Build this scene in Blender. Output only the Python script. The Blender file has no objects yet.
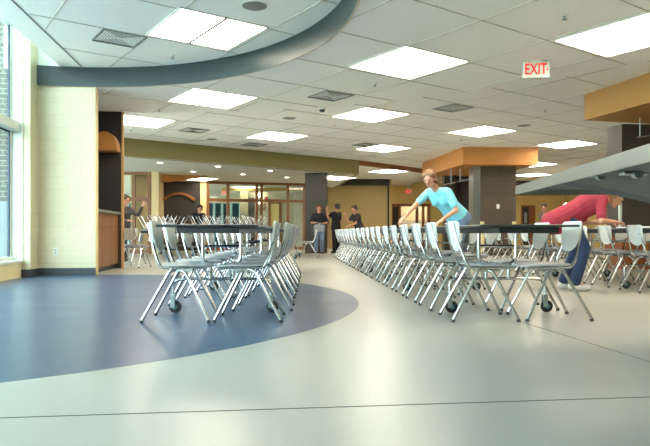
import bpy, bmesh, math, random
from math import sin, cos, pi, radians, sqrt, atan2
from mathutils import Vector, Matrix
random.seed(7)
S = bpy.context.scene
COL = S.collection
V = Vector
F, CX, HY, HC = 603.0, 325.0, 233.0, 0.70        # focal length (px), centre, horizon row, eye height


def at_z(x, y, z):                                # pixel -> point on the level z
    D = F * (z - HC) / (HY - y)
    return V(((x - CX) / F * D, D, z))


def at_d(x, y, D):                                # pixel -> point at depth D
    return V(((x - CX) / F * D, D, HC + (HY - y) / F * D))


# building axes: t runs along the window wall, s to the right of it
UX, UY = -0.115, 0.9934
OX, OY = -3.68, 0.0


def L(t, s, z=0.0):
    return V((OX + t * UX + s * UY, OY + t * UY - s * UX, z))


LROT = atan2(-UX, UY)                             # rotation that turns x to s and y to t
GA = V((0.817, 0.577)); GB = V((-0.577, 0.817))   # ceiling grid axes
GROT = atan2(0.577, 0.817)

# ------------------------------------------------------------------ materials


def lin(c):
    return tuple(((v / 255) / 12.92 if v / 255 <= 0.04045 else ((v / 255 + 0.055) / 1.055) ** 2.4) for v in c)


def new_mat(name):
    m = bpy.data.materials.new(name); m.use_nodes = True
    nt = m.node_tree
    return m, nt, nt.nodes['Principled BSDF']


def mat(name, c, rough=0.5, metal=0.0, var=0.08, scale=12.0, bump=0.0, spec=0.5, coat=0.0):
    m, nt, b = new_mat(name)
    N, K = nt.nodes, nt.links
    c = lin(c)
    tc = N.new('ShaderNodeTexCoord'); nz = N.new('ShaderNodeTexNoise')
    nz.inputs['Scale'].default_value = scale; nz.inputs['Detail'].default_value = 4
    K.new(tc.outputs['Object'], nz.inputs['Vector'])
    mx = N.new('ShaderNodeMix'); mx.data_type = 'RGBA'
    mx.inputs[6].default_value = tuple(v * (1 - var) for v in c) + (1,)
    mx.inputs[7].default_value = tuple(min(1, v * (1 + var)) for v in c) + (1,)
    K.new(nz.outputs['Fac'], mx.inputs[0]); K.new(mx.outputs[2], b.inputs['Base Color'])
    b.inputs['Roughness'].default_value = rough; b.inputs['Metallic'].default_value = metal
    b.inputs['Specular IOR Level'].default_value = spec
    b.inputs['Coat Weight'].default_value = coat
    if bump:
        bp = N.new('ShaderNodeBump'); bp.inputs['Strength'].default_value = bump; bp.inputs['Distance'].default_value = 0.01
        K.new(nz.outputs['Fac'], bp.inputs['Height']); K.new(bp.outputs['Normal'], b.inputs['Normal'])
    return m


def brick_mat(name, c1, c2, cm, w, h, mortar=0.01, rough=0.6, bump=0.3, off=0.5, spec=0.4):
    m, nt, b = new_mat(name)
    N, K = nt.nodes, nt.links
    tc = N.new('ShaderNodeTexCoord'); sp = N.new('ShaderNodeSeparateXYZ'); K.new(tc.outputs['Object'], sp.inputs[0])
    ad = N.new('ShaderNodeMath'); ad.operation = 'ADD'; K.new(sp.outputs[0], ad.inputs[0]); K.new(sp.outputs[1], ad.inputs[1])
    cb = N.new('ShaderNodeCombineXYZ'); K.new(ad.outputs[0], cb.inputs[0]); K.new(sp.outputs[2], cb.inputs[1])
    br = N.new('ShaderNodeTexBrick'); K.new(cb.outputs[0], br.inputs['Vector'])
    br.offset = off
    br.inputs['Color1'].default_value = lin(c1) + (1,); br.inputs['Color2'].default_value = lin(c2) + (1,)
    br.inputs['Mortar'].default_value = lin(cm) + (1,)
    br.inputs['Scale'].default_value = 1.0; br.inputs['Mortar Size'].default_value = mortar / 2
    br.inputs['Mortar Smooth'].default_value = 0.3
    br.inputs['Brick Width'].default_value = w; br.inputs['Row Height'].default_value = h
    nz = N.new('ShaderNodeTexNoise'); nz.inputs['Scale'].default_value = 9; nz.inputs['Detail'].default_value = 5
    K.new(tc.outputs['Object'], nz.inputs['Vector'])
    mx = N.new('ShaderNodeMix'); mx.data_type = 'RGBA'; mx.blend_type = 'OVERLAY'; mx.inputs[0].default_value = 0.10
    K.new(br.outputs['Color'], mx.inputs[6]); K.new(nz.outputs['Fac'], mx.inputs[7])
    K.new(mx.outputs[2], b.inputs['Base Color'])
    bp = N.new('ShaderNodeBump'); bp.inputs['Strength'].default_value = bump; bp.inputs['Distance'].default_value = 0.004; bp.invert = True
    K.new(br.outputs['Fac'], bp.inputs['Height']); K.new(bp.outputs['Normal'], b.inputs['Normal'])
    b.inputs['Roughness'].default_value = rough; b.inputs['Specular IOR Level'].default_value = spec
    return m


def wood_mat(name, c1, c2, rough=0.4, scale=3.0):
    m, nt, b = new_mat(name)
    N, K = nt.nodes, nt.links
    tc = N.new('ShaderNodeTexCoord'); mp = N.new('ShaderNodeMapping'); mp.inputs['Scale'].default_value = (scale * 4, scale * 4, scale * 0.5)
    K.new(tc.outputs['Object'], mp.inputs[0])
    nz = N.new('ShaderNodeTexNoise'); nz.inputs['Scale'].default_value = 2; nz.inputs['Detail'].default_value = 6; nz.inputs['Distortion'].default_value = 0.6
    K.new(mp.outputs[0], nz.inputs['Vector'])
    mx = N.new('ShaderNodeMix'); mx.data_type = 'RGBA'
    mx.inputs[6].default_value = lin(c1) + (1,); mx.inputs[7].default_value = lin(c2) + (1,)
    K.new(nz.outputs['Fac'], mx.inputs[0]); K.new(mx.outputs[2], b.inputs['Base Color'])
    b.inputs['Roughness'].default_value = rough
    return m


def emit_mat(name, c, strength):
    m, nt, b = new_mat(name)
    b.inputs['Base Color'].default_value = tuple(0.6 * v for v in lin(c)) + (1,)
    b.inputs['Emission Color'].default_value = lin(c) + (1,); b.inputs['Emission Strength'].default_value = strength
    return m


def glass_mat(name, tint=(0.92, 0.97, 0.96)):
    m = bpy.data.materials.new(name); m.use_nodes = True
    nt = m.node_tree; N, K = nt.nodes, nt.links
    N.remove(N['Principled BSDF']); out = N['Material Output']
    tr = N.new('ShaderNodeBsdfTransparent'); tr.inputs[0].default_value = tint + (1,)
    gl = N.new('ShaderNodeBsdfGlossy'); gl.inputs['Roughness'].default_value = 0.02
    lw = N.new('ShaderNodeLayerWeight'); lw.inputs[0].default_value = 0.5
    pw = N.new('ShaderNodeMath'); pw.operation = 'POWER'; pw.inputs[1].default_value = 4.5; K.new(lw.outputs['Facing'], pw.inputs[0])
    fr = N.new('ShaderNodeMath'); fr.operation = 'MULTIPLY_ADD'; fr.inputs[1].default_value = 0.7; fr.inputs[2].default_value = 0.03; K.new(pw.outputs[0], fr.inputs[0])
    mx = N.new('ShaderNodeMixShader'); K.new(fr.outputs[0], mx.inputs[0]); K.new(tr.outputs[0], mx.inputs[1]); K.new(gl.outputs[0], mx.inputs[2])
    K.new(mx.outputs[0], out.inputs[0])
    return m


CIRC = V((-3.61, 5.99)); CR = 3.955               # round recess in the ceiling
FCIRC = V((-3.65, 6.19)); FCR = 3.99              # round blue inlay in the floor under it


def floor_mat():
    m, nt, b = new_mat('terrazzo')
    N, K = nt.nodes, nt.links
    geo = N.new('ShaderNodeNewGeometry')
    sub = N.new('ShaderNodeVectorMath'); sub.operation = 'SUBTRACT'; sub.inputs[1].default_value = (FCIRC.x, FCIRC.y, 0)
    K.new(geo.outputs['Position'], sub.inputs[0])
    ln = N.new('ShaderNodeVectorMath'); ln.operation = 'LENGTH'; K.new(sub.outputs[0], ln.inputs[0])
    lt = N.new('ShaderNodeMath'); lt.operation = 'LESS_THAN'; lt.inputs[1].default_value = FCR; K.new(ln.outputs['Value'], lt.inputs[0])

    def speck(c1, c2, sc):
        nz = N.new('ShaderNodeTexNoise'); nz.inputs['Scale'].default_value = sc; nz.inputs['Detail'].default_value = 1
        K.new(geo.outputs['Position'], nz.inputs['Vector'])
        n2 = N.new('ShaderNodeTexNoise'); n2.inputs['Scale'].default_value = 0.5; n2.inputs['Detail'].default_value = 2
        K.new(geo.outputs['Position'], n2.inputs['Vector'])
        av = N.new('ShaderNodeMath'); av.operation = 'MULTIPLY_ADD'; av.inputs[1].default_value = 0.5
        K.new(nz.outputs['Fac'], av.inputs[0])
        m2 = N.new('ShaderNodeMath'); m2.operation = 'MULTIPLY'; m2.inputs[1].default_value = 0.5; K.new(n2.outputs['Fac'], m2.inputs[0])
        K.new(m2.outputs[0], av.inputs[2])
        mx = N.new('ShaderNodeMix'); mx.data_type = 'RGBA'
        mx.inputs[6].default_value = lin(c1) + (1,); mx.inputs[7].default_value = lin(c2) + (1,)
        K.new(av.outputs[0], mx.inputs[0])
        return mx.outputs[2]
    cream = speck(CREAM1, CREAM2, 90)
    blue = speck(BLUE1, BLUE2, 90)
    mx = N.new('ShaderNodeMix'); mx.data_type = 'RGBA'
    K.new(lt.outputs[0], mx.inputs[0]); K.new(cream, mx.inputs[6]); K.new(blue, mx.inputs[7])
    K.new(mx.outputs[2], b.inputs['Base Color'])
    n3 = N.new('ShaderNodeTexNoise'); n3.inputs['Scale'].default_value = 1.3; n3.inputs['Detail'].default_value = 3
    K.new(geo.outputs['Position'], n3.inputs['Vector'])
    mr = N.new('ShaderNodeMapRange'); mr.inputs[3].default_value = 0.25; mr.inputs[4].default_value = 0.35
    K.new(n3.outputs['Fac'], mr.inputs[0]); K.new(mr.outputs[0], b.inputs['Roughness'])
    b.inputs['Specular IOR Level'].default_value = 0.42
    return m


CREAM1, CREAM2 = (152, 151, 142), (178, 176, 166)
BLUE1, BLUE2 = (44, 64, 90), (74, 95, 121)

M = {}
M['floor'] = floor_mat()
M['tile_ceiling'] = mat('ceiling tile', (245, 243, 236), 0.9, var=0.015, scale=40, bump=0.05)
M['grid'] = mat('ceiling grid metal', (196, 192, 176), 0.5, var=0.02)
M['fascia'] = mat('teal grey fascia paint', (34, 50, 50), 0.34, var=0.04, scale=2)
M['soffit_edge'] = mat('soffit edge paint', (206, 196, 178), 0.8, var=0.02)
M['olive'] = mat('olive paint', (138, 128, 82), 0.7, var=0.03, scale=2)
M['orange'] = mat('ochre orange paint', (200, 136, 72), 0.6, var=0.04, scale=2)
M['redbrown'] = mat('red brown paint', (150, 92, 55), 0.6, var=0.04)
M['block'] = brick_mat('cream block', (208, 198, 166), (206, 196, 163), (192, 181, 147), 0.41, 0.203, 0.008, 0.45, 0.35)
M['cream'] = mat('cream paint', (222, 208, 160), 0.6, var=0.02, scale=3)
M['white'] = mat('white paint', (235, 238, 232), 0.6, var=0.02, scale=3)
M['tan'] = mat('tan yellow paint', (214, 186, 120), 0.7, var=0.03, scale=2)
M['beige'] = mat('beige plaster', (214, 190, 140), 0.7, var=0.03, scale=2)
M['base'] = mat('dark rubber baseboard', (58, 62, 68), 0.45, var=0.05)
M['slate'] = brick_mat('slate tile', (72, 64, 56), (62, 56, 50), (50, 46, 42), 0.61, 0.61, 0.008, 0.35, 0.2, spec=0.5)
M['slate_brown'] = brick_mat('brown slate tile', (92, 80, 66), (80, 70, 60), (62, 55, 48), 0.46, 0.46, 0.008, 0.4, 0.2)
M['darktile'] = brick_mat('dark alcove tile', (62, 60, 58), (54, 53, 53), (44, 43, 43), 0.61, 0.61, 0.006, 0.35, 0.2)
M['wood'] = wood_mat('honey wood', (112, 72, 41), (142, 96, 58), 0.4)
M['wood_dark'] = wood_mat('cherry wood', (128, 74, 40), (160, 98, 56), 0.4)
M['counter'] = mat('grey stone counter', (120, 116, 112), 0.35, var=0.12, scale=40)
M['chrome'] = mat('chrome tube', (205, 207, 208), 0.16, 1.0, var=0.02)
M['steel'] = mat('brushed steel', (168, 178, 180), 0.33, 1.0, var=0.06, scale=18)
M['under_steel'] = mat('blue grey laminate backing', (46, 62, 72), 0.5, var=0.05, scale=6)
M['chair_back'] = mat('white chair plastic', (216, 219, 214), 0.35, var=0.02)
M['chair_seat'] = mat('grey chair plastic', (172, 174, 176), 0.3, var=0.03)
M['glide'] = mat('dark rubber glide', (60, 60, 60), 0.5)
M['table_top'] = mat('charcoal laminate', (40, 46, 52), 0.3, var=0.1, scale=60)
M['table_edge'] = mat('black apron', (26, 28, 31), 0.45, var=0.05)
M['black'] = mat('black rubber', (24, 25, 27), 0.5, var=0.05)
M['hub'] = mat('teal wheel hub', (70, 120, 128), 0.4)
M['frame_white'] = mat('pale window frame', (214, 218, 206), 0.45, var=0.02)
M['frame_dark'] = mat('dark window gasket', (48, 66, 78), 0.5)
M['glass'] = glass_mat('window glass')
M['brick_out'] = brick_mat('grey outdoor brick', (66, 62, 50), (54, 52, 44), (138, 138, 126), 0.21, 0.085, 0.014, 0.8, 0.4)
M['stone_out'] = mat('pale outdoor stone', (112, 118, 120), 0.8, var=0.08, scale=3)
M['ground_out'] = mat('pale pavement', (226, 224, 212), 0.9, var=0.08, scale=1)
M['lamp'] = emit_mat('lit lamp diffuser', (255, 243, 220), 8.5)
M['lamp_small'] = emit_mat('lit small lamp', (255, 240, 214), 9.0)
M['lamp_frame'] = mat('white lamp frame', (232, 230, 222), 0.5, var=0.01)
M['vent'] = mat('vent grille metal', (128, 130, 124), 0.5, var=0.03)
M['vent_dark'] = mat('dark duct', (48, 50, 50), 0.8)
M['sign'] = mat('exit sign housing', (206, 216, 204), 0.4, var=0.01)
M['sign_red'] = emit_mat('lit red letters', (255, 30, 24), 0.3)
M['sign_red_far'] = emit_mat('lit red far letters', (255, 24, 18), 0.7)
M['plate'] = mat('pale switch plate', (214, 214, 204), 0.4, var=0.01)
M['shutter'] = mat('tan shutter slats', (182, 154, 98), 0.5, var=0.04)
M['headerdark'] = mat('dark bronze housing', (52, 46, 40), 0.5)
M['skin'] = mat('skin', (196, 142, 114), 0.5, var=0.03)
M['picture'] = mat('framed print', (110, 98, 80), 0.5, var=0.4, scale=6)
M['tilewhite'] = brick_mat('pale wall tile', (206, 200, 184), (198, 192, 178), (170, 164, 150), 0.3, 0.3, 0.01, 0.4, 0.2)
M['lip'] = mat('lip', (176, 96, 88), 0.5)
M['eye'] = mat('eye', (36, 28, 24), 0.25)


# ------------------------------------------------------------------ mesh helpers
class MB:
    def __init__(self):
        self.bm = bmesh.new()

    def quad(self, *p):
        self.bm.faces.new([self.bm.verts.new(v) for v in p]); return self

    def box(self, x0, x1, y0, y1, z0, z1, mtx=None, bev=0.0):
        r = bmesh.ops.create_cube(self.bm, size=1)
        vs = r['verts']
        bmesh.ops.scale(self.bm, vec=(x1 - x0, y1 - y0, z1 - z0), verts=vs)
        bmesh.ops.translate(self.bm, vec=((x0 + x1) / 2, (y0 + y1) / 2, (z0 + z1) / 2), verts=vs)
        if bev:
            es = list({e for v in vs for e in v.link_edges})
            g = bmesh.ops.bevel(self.bm, geom=es, offset=bev, segments=2, affect='EDGES', profile=0.5)
            vs = list({v for f in g['faces'] for v in f.verts} | {v for v in vs if v.is_valid})
        if mtx:
            bmesh.ops.transform(self.bm, matrix=mtx, verts=vs)
        return self

    def tube(self, pts, r, seg=10, cap=True):
        pts = [V(p) for p in pts]
        n = len(pts)
        rs = r if isinstance(r, (list, tuple)) else [r] * n
        d = (pts[1] - pts[0]).normalized()
        up = V((0, 0, 1)) if abs(d.z) < 0.9 else V((1, 0, 0))
        a = d.cross(up).normalized()
        rings = []
        for i, p in enumerate(pts):
            if i == 0: t = pts[1] - pts[0]
            elif i == n - 1: t = pts[-1] - pts[-2]
            else: t = (pts[i + 1] - p).normalized() + (p - pts[i - 1]).normalized()
            t.normalize()
            a = (a - t * a.dot(t)).normalized(); b = t.cross(a)
            rings.append([self.bm.verts.new(p + (a * cos(k * 2 * pi / seg) + b * sin(k * 2 * pi / seg)) * rs[i]) for k in range(seg)])
        for q, w in zip(rings, rings[1:]):
            for k in range(seg):
                self.bm.faces.new((q[k], q[(k + 1) % seg], w[(k + 1) % seg], w[k]))
        if cap:
            self.bm.faces.new(rings[0][::-1]); self.bm.faces.new(rings[-1])
        return self

    def ball(self, c, r, sc=(1, 1, 1), rot=None, u=14, v=10):
        g = bmesh.ops.create_uvsphere(self.bm, u_segments=u, v_segments=v, radius=r)
        m = Matrix.Translation(V(c)) @ (rot.to_4x4() if rot else Matrix.Identity(4)) @ Matrix.Diagonal((*sc, 1))
        bmesh.ops.transform(self.bm, matrix=m, verts=g['verts'])
        return self

    def cap(self, p, q, r1, r2):                  # tapered capsule
        p, q = V(p), V(q)
        self.ball(p, r1); self.ball(q, r2)
        if (q - p).length > 1e-4:
            self.tube([p, q], [r1, r2], 14)
        return self

    def lathe(self, prof, c=(0, 0, 0), axis='Z', seg=24):
        rings = []
        for (r, h) in prof:
            ring = []
            for k in range(seg):
                a = k * 2 * pi / seg
                p = (r * cos(a), r * sin(a), h)
                if axis == 'X': p = (h, r * cos(a), r * sin(a))
                if axis == 'Y': p = (r * cos(a), h, r * sin(a))
                ring.append(self.bm.verts.new(V(p) + V(c)))
            rings.append(ring)
        for q, w in zip(rings, rings[1:]):
            for k in range(seg):
                self.bm.faces.new((q[k], q[(k + 1) % seg], w[(k + 1) % seg], w[k]))
        self.bm.faces.new(rings[0][::-1]); self.bm.faces.new(rings[-1])
        return self

    def prism(self, poly, d):                     # closed polygon (3D points) pushed along d
        d = V(d)
        a = [self.bm.verts.new(V(p)) for p in poly]; b = [self.bm.verts.new(V(p) + d) for p in poly]
        self.bm.faces.new(a); self.bm.faces.new(b[::-1])
        n = len(a)
        for i in range(n):
            self.bm.faces.new((a[i], b[i], b[(i + 1) % n], a[(i + 1) % n]))
        return self

    def build(self, name, m, parent=None, smooth=False, loc=None, rotz=0.0):
        bmesh.ops.recalc_face_normals(self.bm, faces=self.bm.faces)
        me = bpy.data.meshes.new(name); self.bm.to_mesh(me); self.bm.free()
        return link(name, me, m, parent, smooth, loc, rotz)


def link(name, me, m, parent=None, smooth=False, loc=None, rotz=0.0):
    if m is not None: me.materials.append(m)
    if smooth:
        for p in me.polygons: p.use_smooth = True
        me.set_sharp_from_angle(angle=radians(42))
    o = bpy.data.objects.new(name, me); COL.objects.link(o)
    if parent: o.parent = parent
    if loc is not None: o.location = loc
    o.rotation_euler.z = rotz
    return o


def tag(o, label, cat, group=None, kind=None):
    if label: o['label'] = label
    if cat: o['category'] = cat
    if group: o['group'] = group
    if kind: o['kind'] = kind
    return o


def struct(o):
    o['kind'] = 'structure'; return o


def empty(name, loc=(0, 0, 0), rz=0.0):
    o = bpy.data.objects.new(name, None); COL.objects.link(o)
    o.location = loc; o.rotation_euler.z = rz; o.empty_display_size = 0.1
    return o


KIDS = {}


def kids(o):
    if o.name not in KIDS: KIDS[o.name] = list(o.children)
    return KIDS[o.name]


def copy_tree(o, parent=None):
    c = o.copy(); COL.objects.link(c)
    if parent: c.parent = parent
    for ch in kids(o): copy_tree(ch, c)
    return c


def fillet(pts, rad, n=6):
    pts = [V(p) for p in pts]; out = [pts[0]]
    for a, b, c in zip(pts, pts[1:], pts[2:]):
        d1, d2 = (a - b), (c - b)
        k = min(rad, d1.length * 0.45, d2.length * 0.45)
        p, q = b + d1.normalized() * k, b + d2.normalized() * k
        for i in range(n + 1):
            t = i / n
            out.append(p * (1 - t) ** 2 + b * 2 * t * (1 - t) + q * t * t)
    out.append(pts[-1]); return out


def lbox(name, m, t0, t1, s0, s1, z0, z1, parent=None, bev=0.0):
    """a box laid out along the building axes; its own axes are x = s, y = t"""
    w = MB().box(-(s1 - s0) / 2, (s1 - s0) / 2, -(t1 - t0) / 2, (t1 - t0) / 2, 0, z1 - z0, bev=bev)
    c = L((t0 + t1) / 2, (s0 + s1) / 2, z0)
    return w.build(name, m, parent, loc=c, rotz=LROT)


def wbox(name, m, x0, x1, y0, y1, z0, z1, parent=None, bev=0.0):
    w = MB().box(-(x1 - x0) / 2, (x1 - x0) / 2, -(y1 - y0) / 2, (y1 - y0) / 2, 0, z1 - z0, bev=bev)
    return w.build(name, m, parent, loc=((x0 + x1) / 2, (y0 + y1) / 2, z0))


def seg_wall(name, m, p, q, z0, z1, th=0.15, parent=None):
    """an upright slab from p to q (plan points); its face on p->q, thickness behind"""
    p, q = V(p), V(q); d = q - p; n = d.length; a = atan2(d.y, d.x)
    w = MB().box(0, n, 0, th, 0, z1 - z0)
    return w.build(name, m, parent, loc=(p.x, p.y, z0), rotz=a)


ZB, ZF, ZR, ZL, ZM = 3.12, 3.28, 3.43, 2.78, 3.13   # band, far, recess, low and mid ceilings

# ------------------------------------------------------------------ camera, world
cam = bpy.data.cameras.new('camera'); co = bpy.data.objects.new('camera', cam); COL.objects.link(co)
co.location = (0, 0, HC); co.rotation_euler = (pi / 2, 0, 0)
cam.sensor_fit = 'HORIZONTAL'; cam.sensor_width = 36; cam.lens = F / 650 * 36; cam.shift_y = 10 / 650
cam.clip_end = 300; cam.clip_start = 0.05
S.camera = co
w = bpy.data.worlds.new('sky'); S.world = w; w.use_nodes = True
nt = w.node_tree; bg = nt.nodes['Background']
tc = nt.nodes.new('ShaderNodeTexCoord'); sp = nt.nodes.new('ShaderNodeSeparateXYZ'); rp = nt.nodes.new('ShaderNodeValToRGB')
nt.links.new(tc.outputs['Generated'], sp.inputs[0]); nt.links.new(sp.outputs[2], rp.inputs[0])
rp.color_ramp.elements[0].position = 0.0; rp.color_ramp.elements[0].color = (0.82, 0.95, 1.0, 1)
rp.color_ramp.elements[1].position = 0.7; rp.color_ramp.elements[1].color = (0.58, 0.86, 1.0, 1)
nt.links.new(rp.outputs[0], bg.inputs[0]); bg.inputs[1].default_value = 5.6
sd_ = bpy.data.lights.new('sun', 'SUN'); sd_.energy = 9.0; sd_.angle = radians(1.0); sd_.color = (1.0, 0.97, 0.9)
so_ = bpy.data.objects.new('sun', sd_); COL.objects.link(so_)
so_.rotation_euler = V((-0.62, -0.28, -0.74)).to_track_quat('-Z', 'Y').to_euler(); so_.location = (30, 20, 40)
S.view_settings.view_transform = 'Standard'; S.view_settings.look = 'None'
S.view_settings.exposure = 1.17; S.view_settings.gamma = 1.0; S.view_settings.use_curve_mapping = False

# ------------------------------------------------------------------ floor
fl = MB().quad((-14, -7, 0), (24, -7, 0), (24, 36, 0), (-14, 36, 0)).build('floor', M['floor']); struct(fl)
jm = mat('zinc floor joint', (70, 68, 64), 0.5, var=0.05)


def joint(p, q, wd):
    p, q = V(p), V(q); d = (q - p).normalized(); n = V((-d.y, d.x)) * wd / 2
    b = MB().prism([(p.x + n.x, p.y + n.y, 0.0), (p.x - n.x, p.y - n.y, 0.0), (q.x - n.x, q.y - n.y, 0.0), (q.x + n.x, q.y + n.y, 0.0)], (0, 0, 0.0012))
    return b


a, b_ = at_z(0, 418, 0), at_z(650, 397, 0)
d = (b_ - a).normalized()
j = joint((a - d * 1.6).xy, (b_ + d * 6).xy, 0.008).build('trim_1', jm); struct(j)
a, b_ = at_z(517, 320.5, 0), at_z(650, 362, 0); d = (b_ - a).normalized()
j = joint((a - d * 0.0).xy, (b_ + d * 0.65).xy, 0.006).build('trim_2', jm); struct(j)

# ------------------------------------------------------------------ ceilings
ARC = V((-3.63, 1.21)); AR = 10.95


def ray_arc(phi):
    d = V((cos(phi), sin(phi))); o = CIRC - ARC
    bq = o.dot(d); c = o.dot(o) - AR * AR
    return CIRC + d * (-bq + sqrt(bq * bq - c))


mb = MB()
PH = [radians(-97 + i * 203 / 120) for i in range(121)]
inn = [CIRC + V((cos(p), sin(p))) * CR for p in PH]; out = [ray_arc(p) for p in PH]
vi = [mb.bm.verts.new((p.x, p.y, ZB)) for p in inn]; vo = [mb.bm.verts.new((p.x, p.y, ZB)) for p in out]
vt = [mb.bm.verts.new((p.x, p.y, ZF)) for p in out]
for i in range(120):
    mb.bm.faces.new((vi[i], vo[i], vo[i + 1], vi[i + 1]))
ce = mb.build('ceiling', M['tile_ceiling']); struct(ce)
mb = MB()
for i in range(120):
    mb.quad((out[i].x, out[i].y, ZB), (out[i + 1].x, out[i + 1].y, ZB), (out[i + 1].x, out[i + 1].y, ZF), (out[i].x, out[i].y, ZF))
struct(mb.build('ceiling_step', M['soffit_edge'], smooth=True))
mb = MB()
for i in range(120):
    mb.quad((inn[i].x, inn[i].y, ZB - 0.012), (inn[i + 1].x, inn[i + 1].y, ZB - 0.012), (inn[i + 1].x, inn[i + 1].y, ZR), (inn[i].x, inn[i].y, ZR))
fa = mb.build('ceiling_fascia', M['fascia'], smooth=True); struct(fa)
mb = MB()                                          # thin pale bead under the fascia
for i in range(120):
    d0 = (inn[i] - CIRC).normalized(); d1 = (inn[i + 1] - CIRC).normalized()
    p0, p1 = inn[i] + d0 * 0.03, inn[i + 1] + d1 * 0.03
    mb.quad((inn[i].x, inn[i].y, ZB - 0.012), (inn[i + 1].x, inn[i + 1].y, ZB - 0.012), (p1.x, p1.y, ZB - 0.012), (p0.x, p0.y, ZB - 0.012))
    mb.quad((p1.x, p1.y, ZB - 0.012), (p0.x, p0.y, ZB - 0.012), (p0.x, p0.y, ZB), (p1.x, p1.y, ZB))
struct(mb.build('ceiling_bead', M['soffit_edge']))

# recess ceiling, clipped where the slot along the windows begins
S_SLOT, S_CHAN = 0.48, 0.826


def s_of(p):
    r = p - V((OX, OY)); return r.x * UY - r.y * UX


def t_of(p):
    r = p - V((OX, OY)); return r.x * UX + r.y * UY


mb = MB()
pts = [CIRC + V((cos(radians(k)), sin(radians(k)))) * (CR + 0.01) for k in range(0, 360, 2)]
bm = mb.bm
bm.faces.new([bm.verts.new((p.x, p.y, ZR)) for p in pts])
n = V((UY, -UX, 0))
bmesh.ops.bisect_plane(bm, geom=list(bm.verts) + list(bm.edges) + list(bm.faces), plane_co=L(0, S_SLOT, ZR), plane_no=n, clear_inner=True)
struct(mb.build('ceiling_recess', M['tile_ceiling']))
struct(lbox('trim_3', M['vent'], 2.3, 9.85, S_CHAN - 0.012, S_CHAN + 0.012, ZR - 0.006, ZR + 0.005))
# slot above the windows
struct(lbox('wall_slot', M['white'], -7, 9.95, S_SLOT, S_SLOT + 0.06, ZR + 0.006, 4.45))
struct(lbox('ceiling_slot', M['white'], -7, 9.95, -0.4, S_SLOT + 0.06, 4.45, 4.55))
struct(lbox('wall_slot_end', M['white'], 9.915, 10.05, -0.4, 0.55, ZR - 0.04, 4.45))
struct(lbox('ceiling_strip', M['tile_ceiling'], -7, 2.6, S_SLOT, 1.2, ZR - 0.31, ZR - 0.28))

# far ceiling
mb = MB(); bm = mb.bm
ai = []; ao = []
for k in range(0, 121):
    th = radians(-95 + k * 222 / 120)
    dd = V((cos(th), sin(th)))
    p = ARC + dd * AR; q = ARC + dd * 44
    ai.append(bm.verts.new((p.x, p.y, ZF))); ao.append(bm.verts.new((q.x, q.y, ZF)))
for k in range(120):
    bm.faces.new((ai[k], ao[k], ao[k + 1], ai[k + 1]))
bmesh.ops.bisect_plane(bm, geom=list(bm.verts) + list(bm.edges) + list(bm.faces), plane_co=(0, 36, 0), plane_no=(0, 1, 0), clear_outer=True)
bmesh.ops.bisect_plane(bm, geom=list(bm.verts) + list(bm.edges) + list(bm.faces), plane_co=(24, 0, 0), plane_no=(1, 0, 0), clear_outer=True)
bmesh.ops.bisect_plane(bm, geom=list(bm.verts) + list(bm.edges) + list(bm.faces), plane_co=(-14, 0, 0), plane_no=(-1, 0, 0), clear_outer=True)
struct(mb.build('ceiling_far', M['tile_ceiling']))

# olive beam, the low ceiling behind it
E1 = at_z(359, 160.3, ZF).xy; E0 = at_z(127, 138, ZF).xy
dirb = (E1 - E0).normalized()
EL = E0 - dirb * 5.0
Q1 = E1 + V((-0.115, 0.993)) * 7.5
lowpoly = [EL, E1, Q1, V((Q1.x - 0.5, 34)), V((-14, 34)), V((-14, EL.y))]
struct(MB().prism([(p.x, p.y, ZL) for p in lowpoly], (0, 0, 0.02)).build('ceiling_low', mat('pale low ceiling', (214, 208, 190), 0.8, var=0.02)))
mb = MB()
for p, q in ((EL, E1), (E1, Q1)):
    dq = (q - p).normalized(); nn = V((-dq.y, dq.x)) * 0.12
    mb.prism([(p.x, p.y, ZL - 0.003), (q.x, q.y, ZL - 0.003), (q.x + nn.x, q.y + nn.y, ZL - 0.003), (p.x + nn.x, p.y + nn.y, ZL - 0.003)], (0, 0, ZF - ZL + 0.003))
struct(mb.build('trim_beam', M['olive']))
# mid ceiling behind the red-brown step
R2 = at_z(424, 168.8, ZF).xy
R2 = E1 + (R2 - E1) * 1.0
struct(MB().prism([(p[0], p[1], ZM) for p in ((E1.x, E1.y + 0.02), (R2.x, R2.y), (R2.x + 0.6, 34), (Q1.x - 0.5, 34))], (0, 0, 0.02)).build('ceiling_mid', M['tile_ceiling']))
dq = (R2 - E1).normalized(); nn = V((-dq.y, dq.x)) * 0.08
struct(MB().prism([(E1.x + dq.x * 0.03, E1.y, ZM - 0.02), (R2.x, R2.y, ZM - 0.02), (R2.x + nn.x, R2.y + nn.y, ZM - 0.02), (E1.x + nn.x + 0.03, E1.y + nn.y, ZM - 0.02)], (0, 0, ZF - ZM + 0.02)).build('trim_step', M['redbrown']))


# ceiling grid: thin T bars, only where each ceiling lies
def low_inside(p):
    # right of / before the beam: not under the low ceiling
    dvec = p - E0
    return dirb.x * dvec.y - dirb.y * dvec.x < -0.02 or p.x > E1.x + 0.3


def region(p, which):
    dc = (p - CIRC).length; da = (p - ARC).length; s = s_of(p)
    if which == 'recess': return dc < CR - 0.01 and s > S_CHAN
    if which == 'band': return dc > CR + 0.02 and da < AR - 0.01 and s > 1.0 and p.y > 1.5
    return da > AR + 0.01 and low_inside(p) and p.y > 6 and p.y < 22.0 and p.x < 16 and p.x > -7


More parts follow.
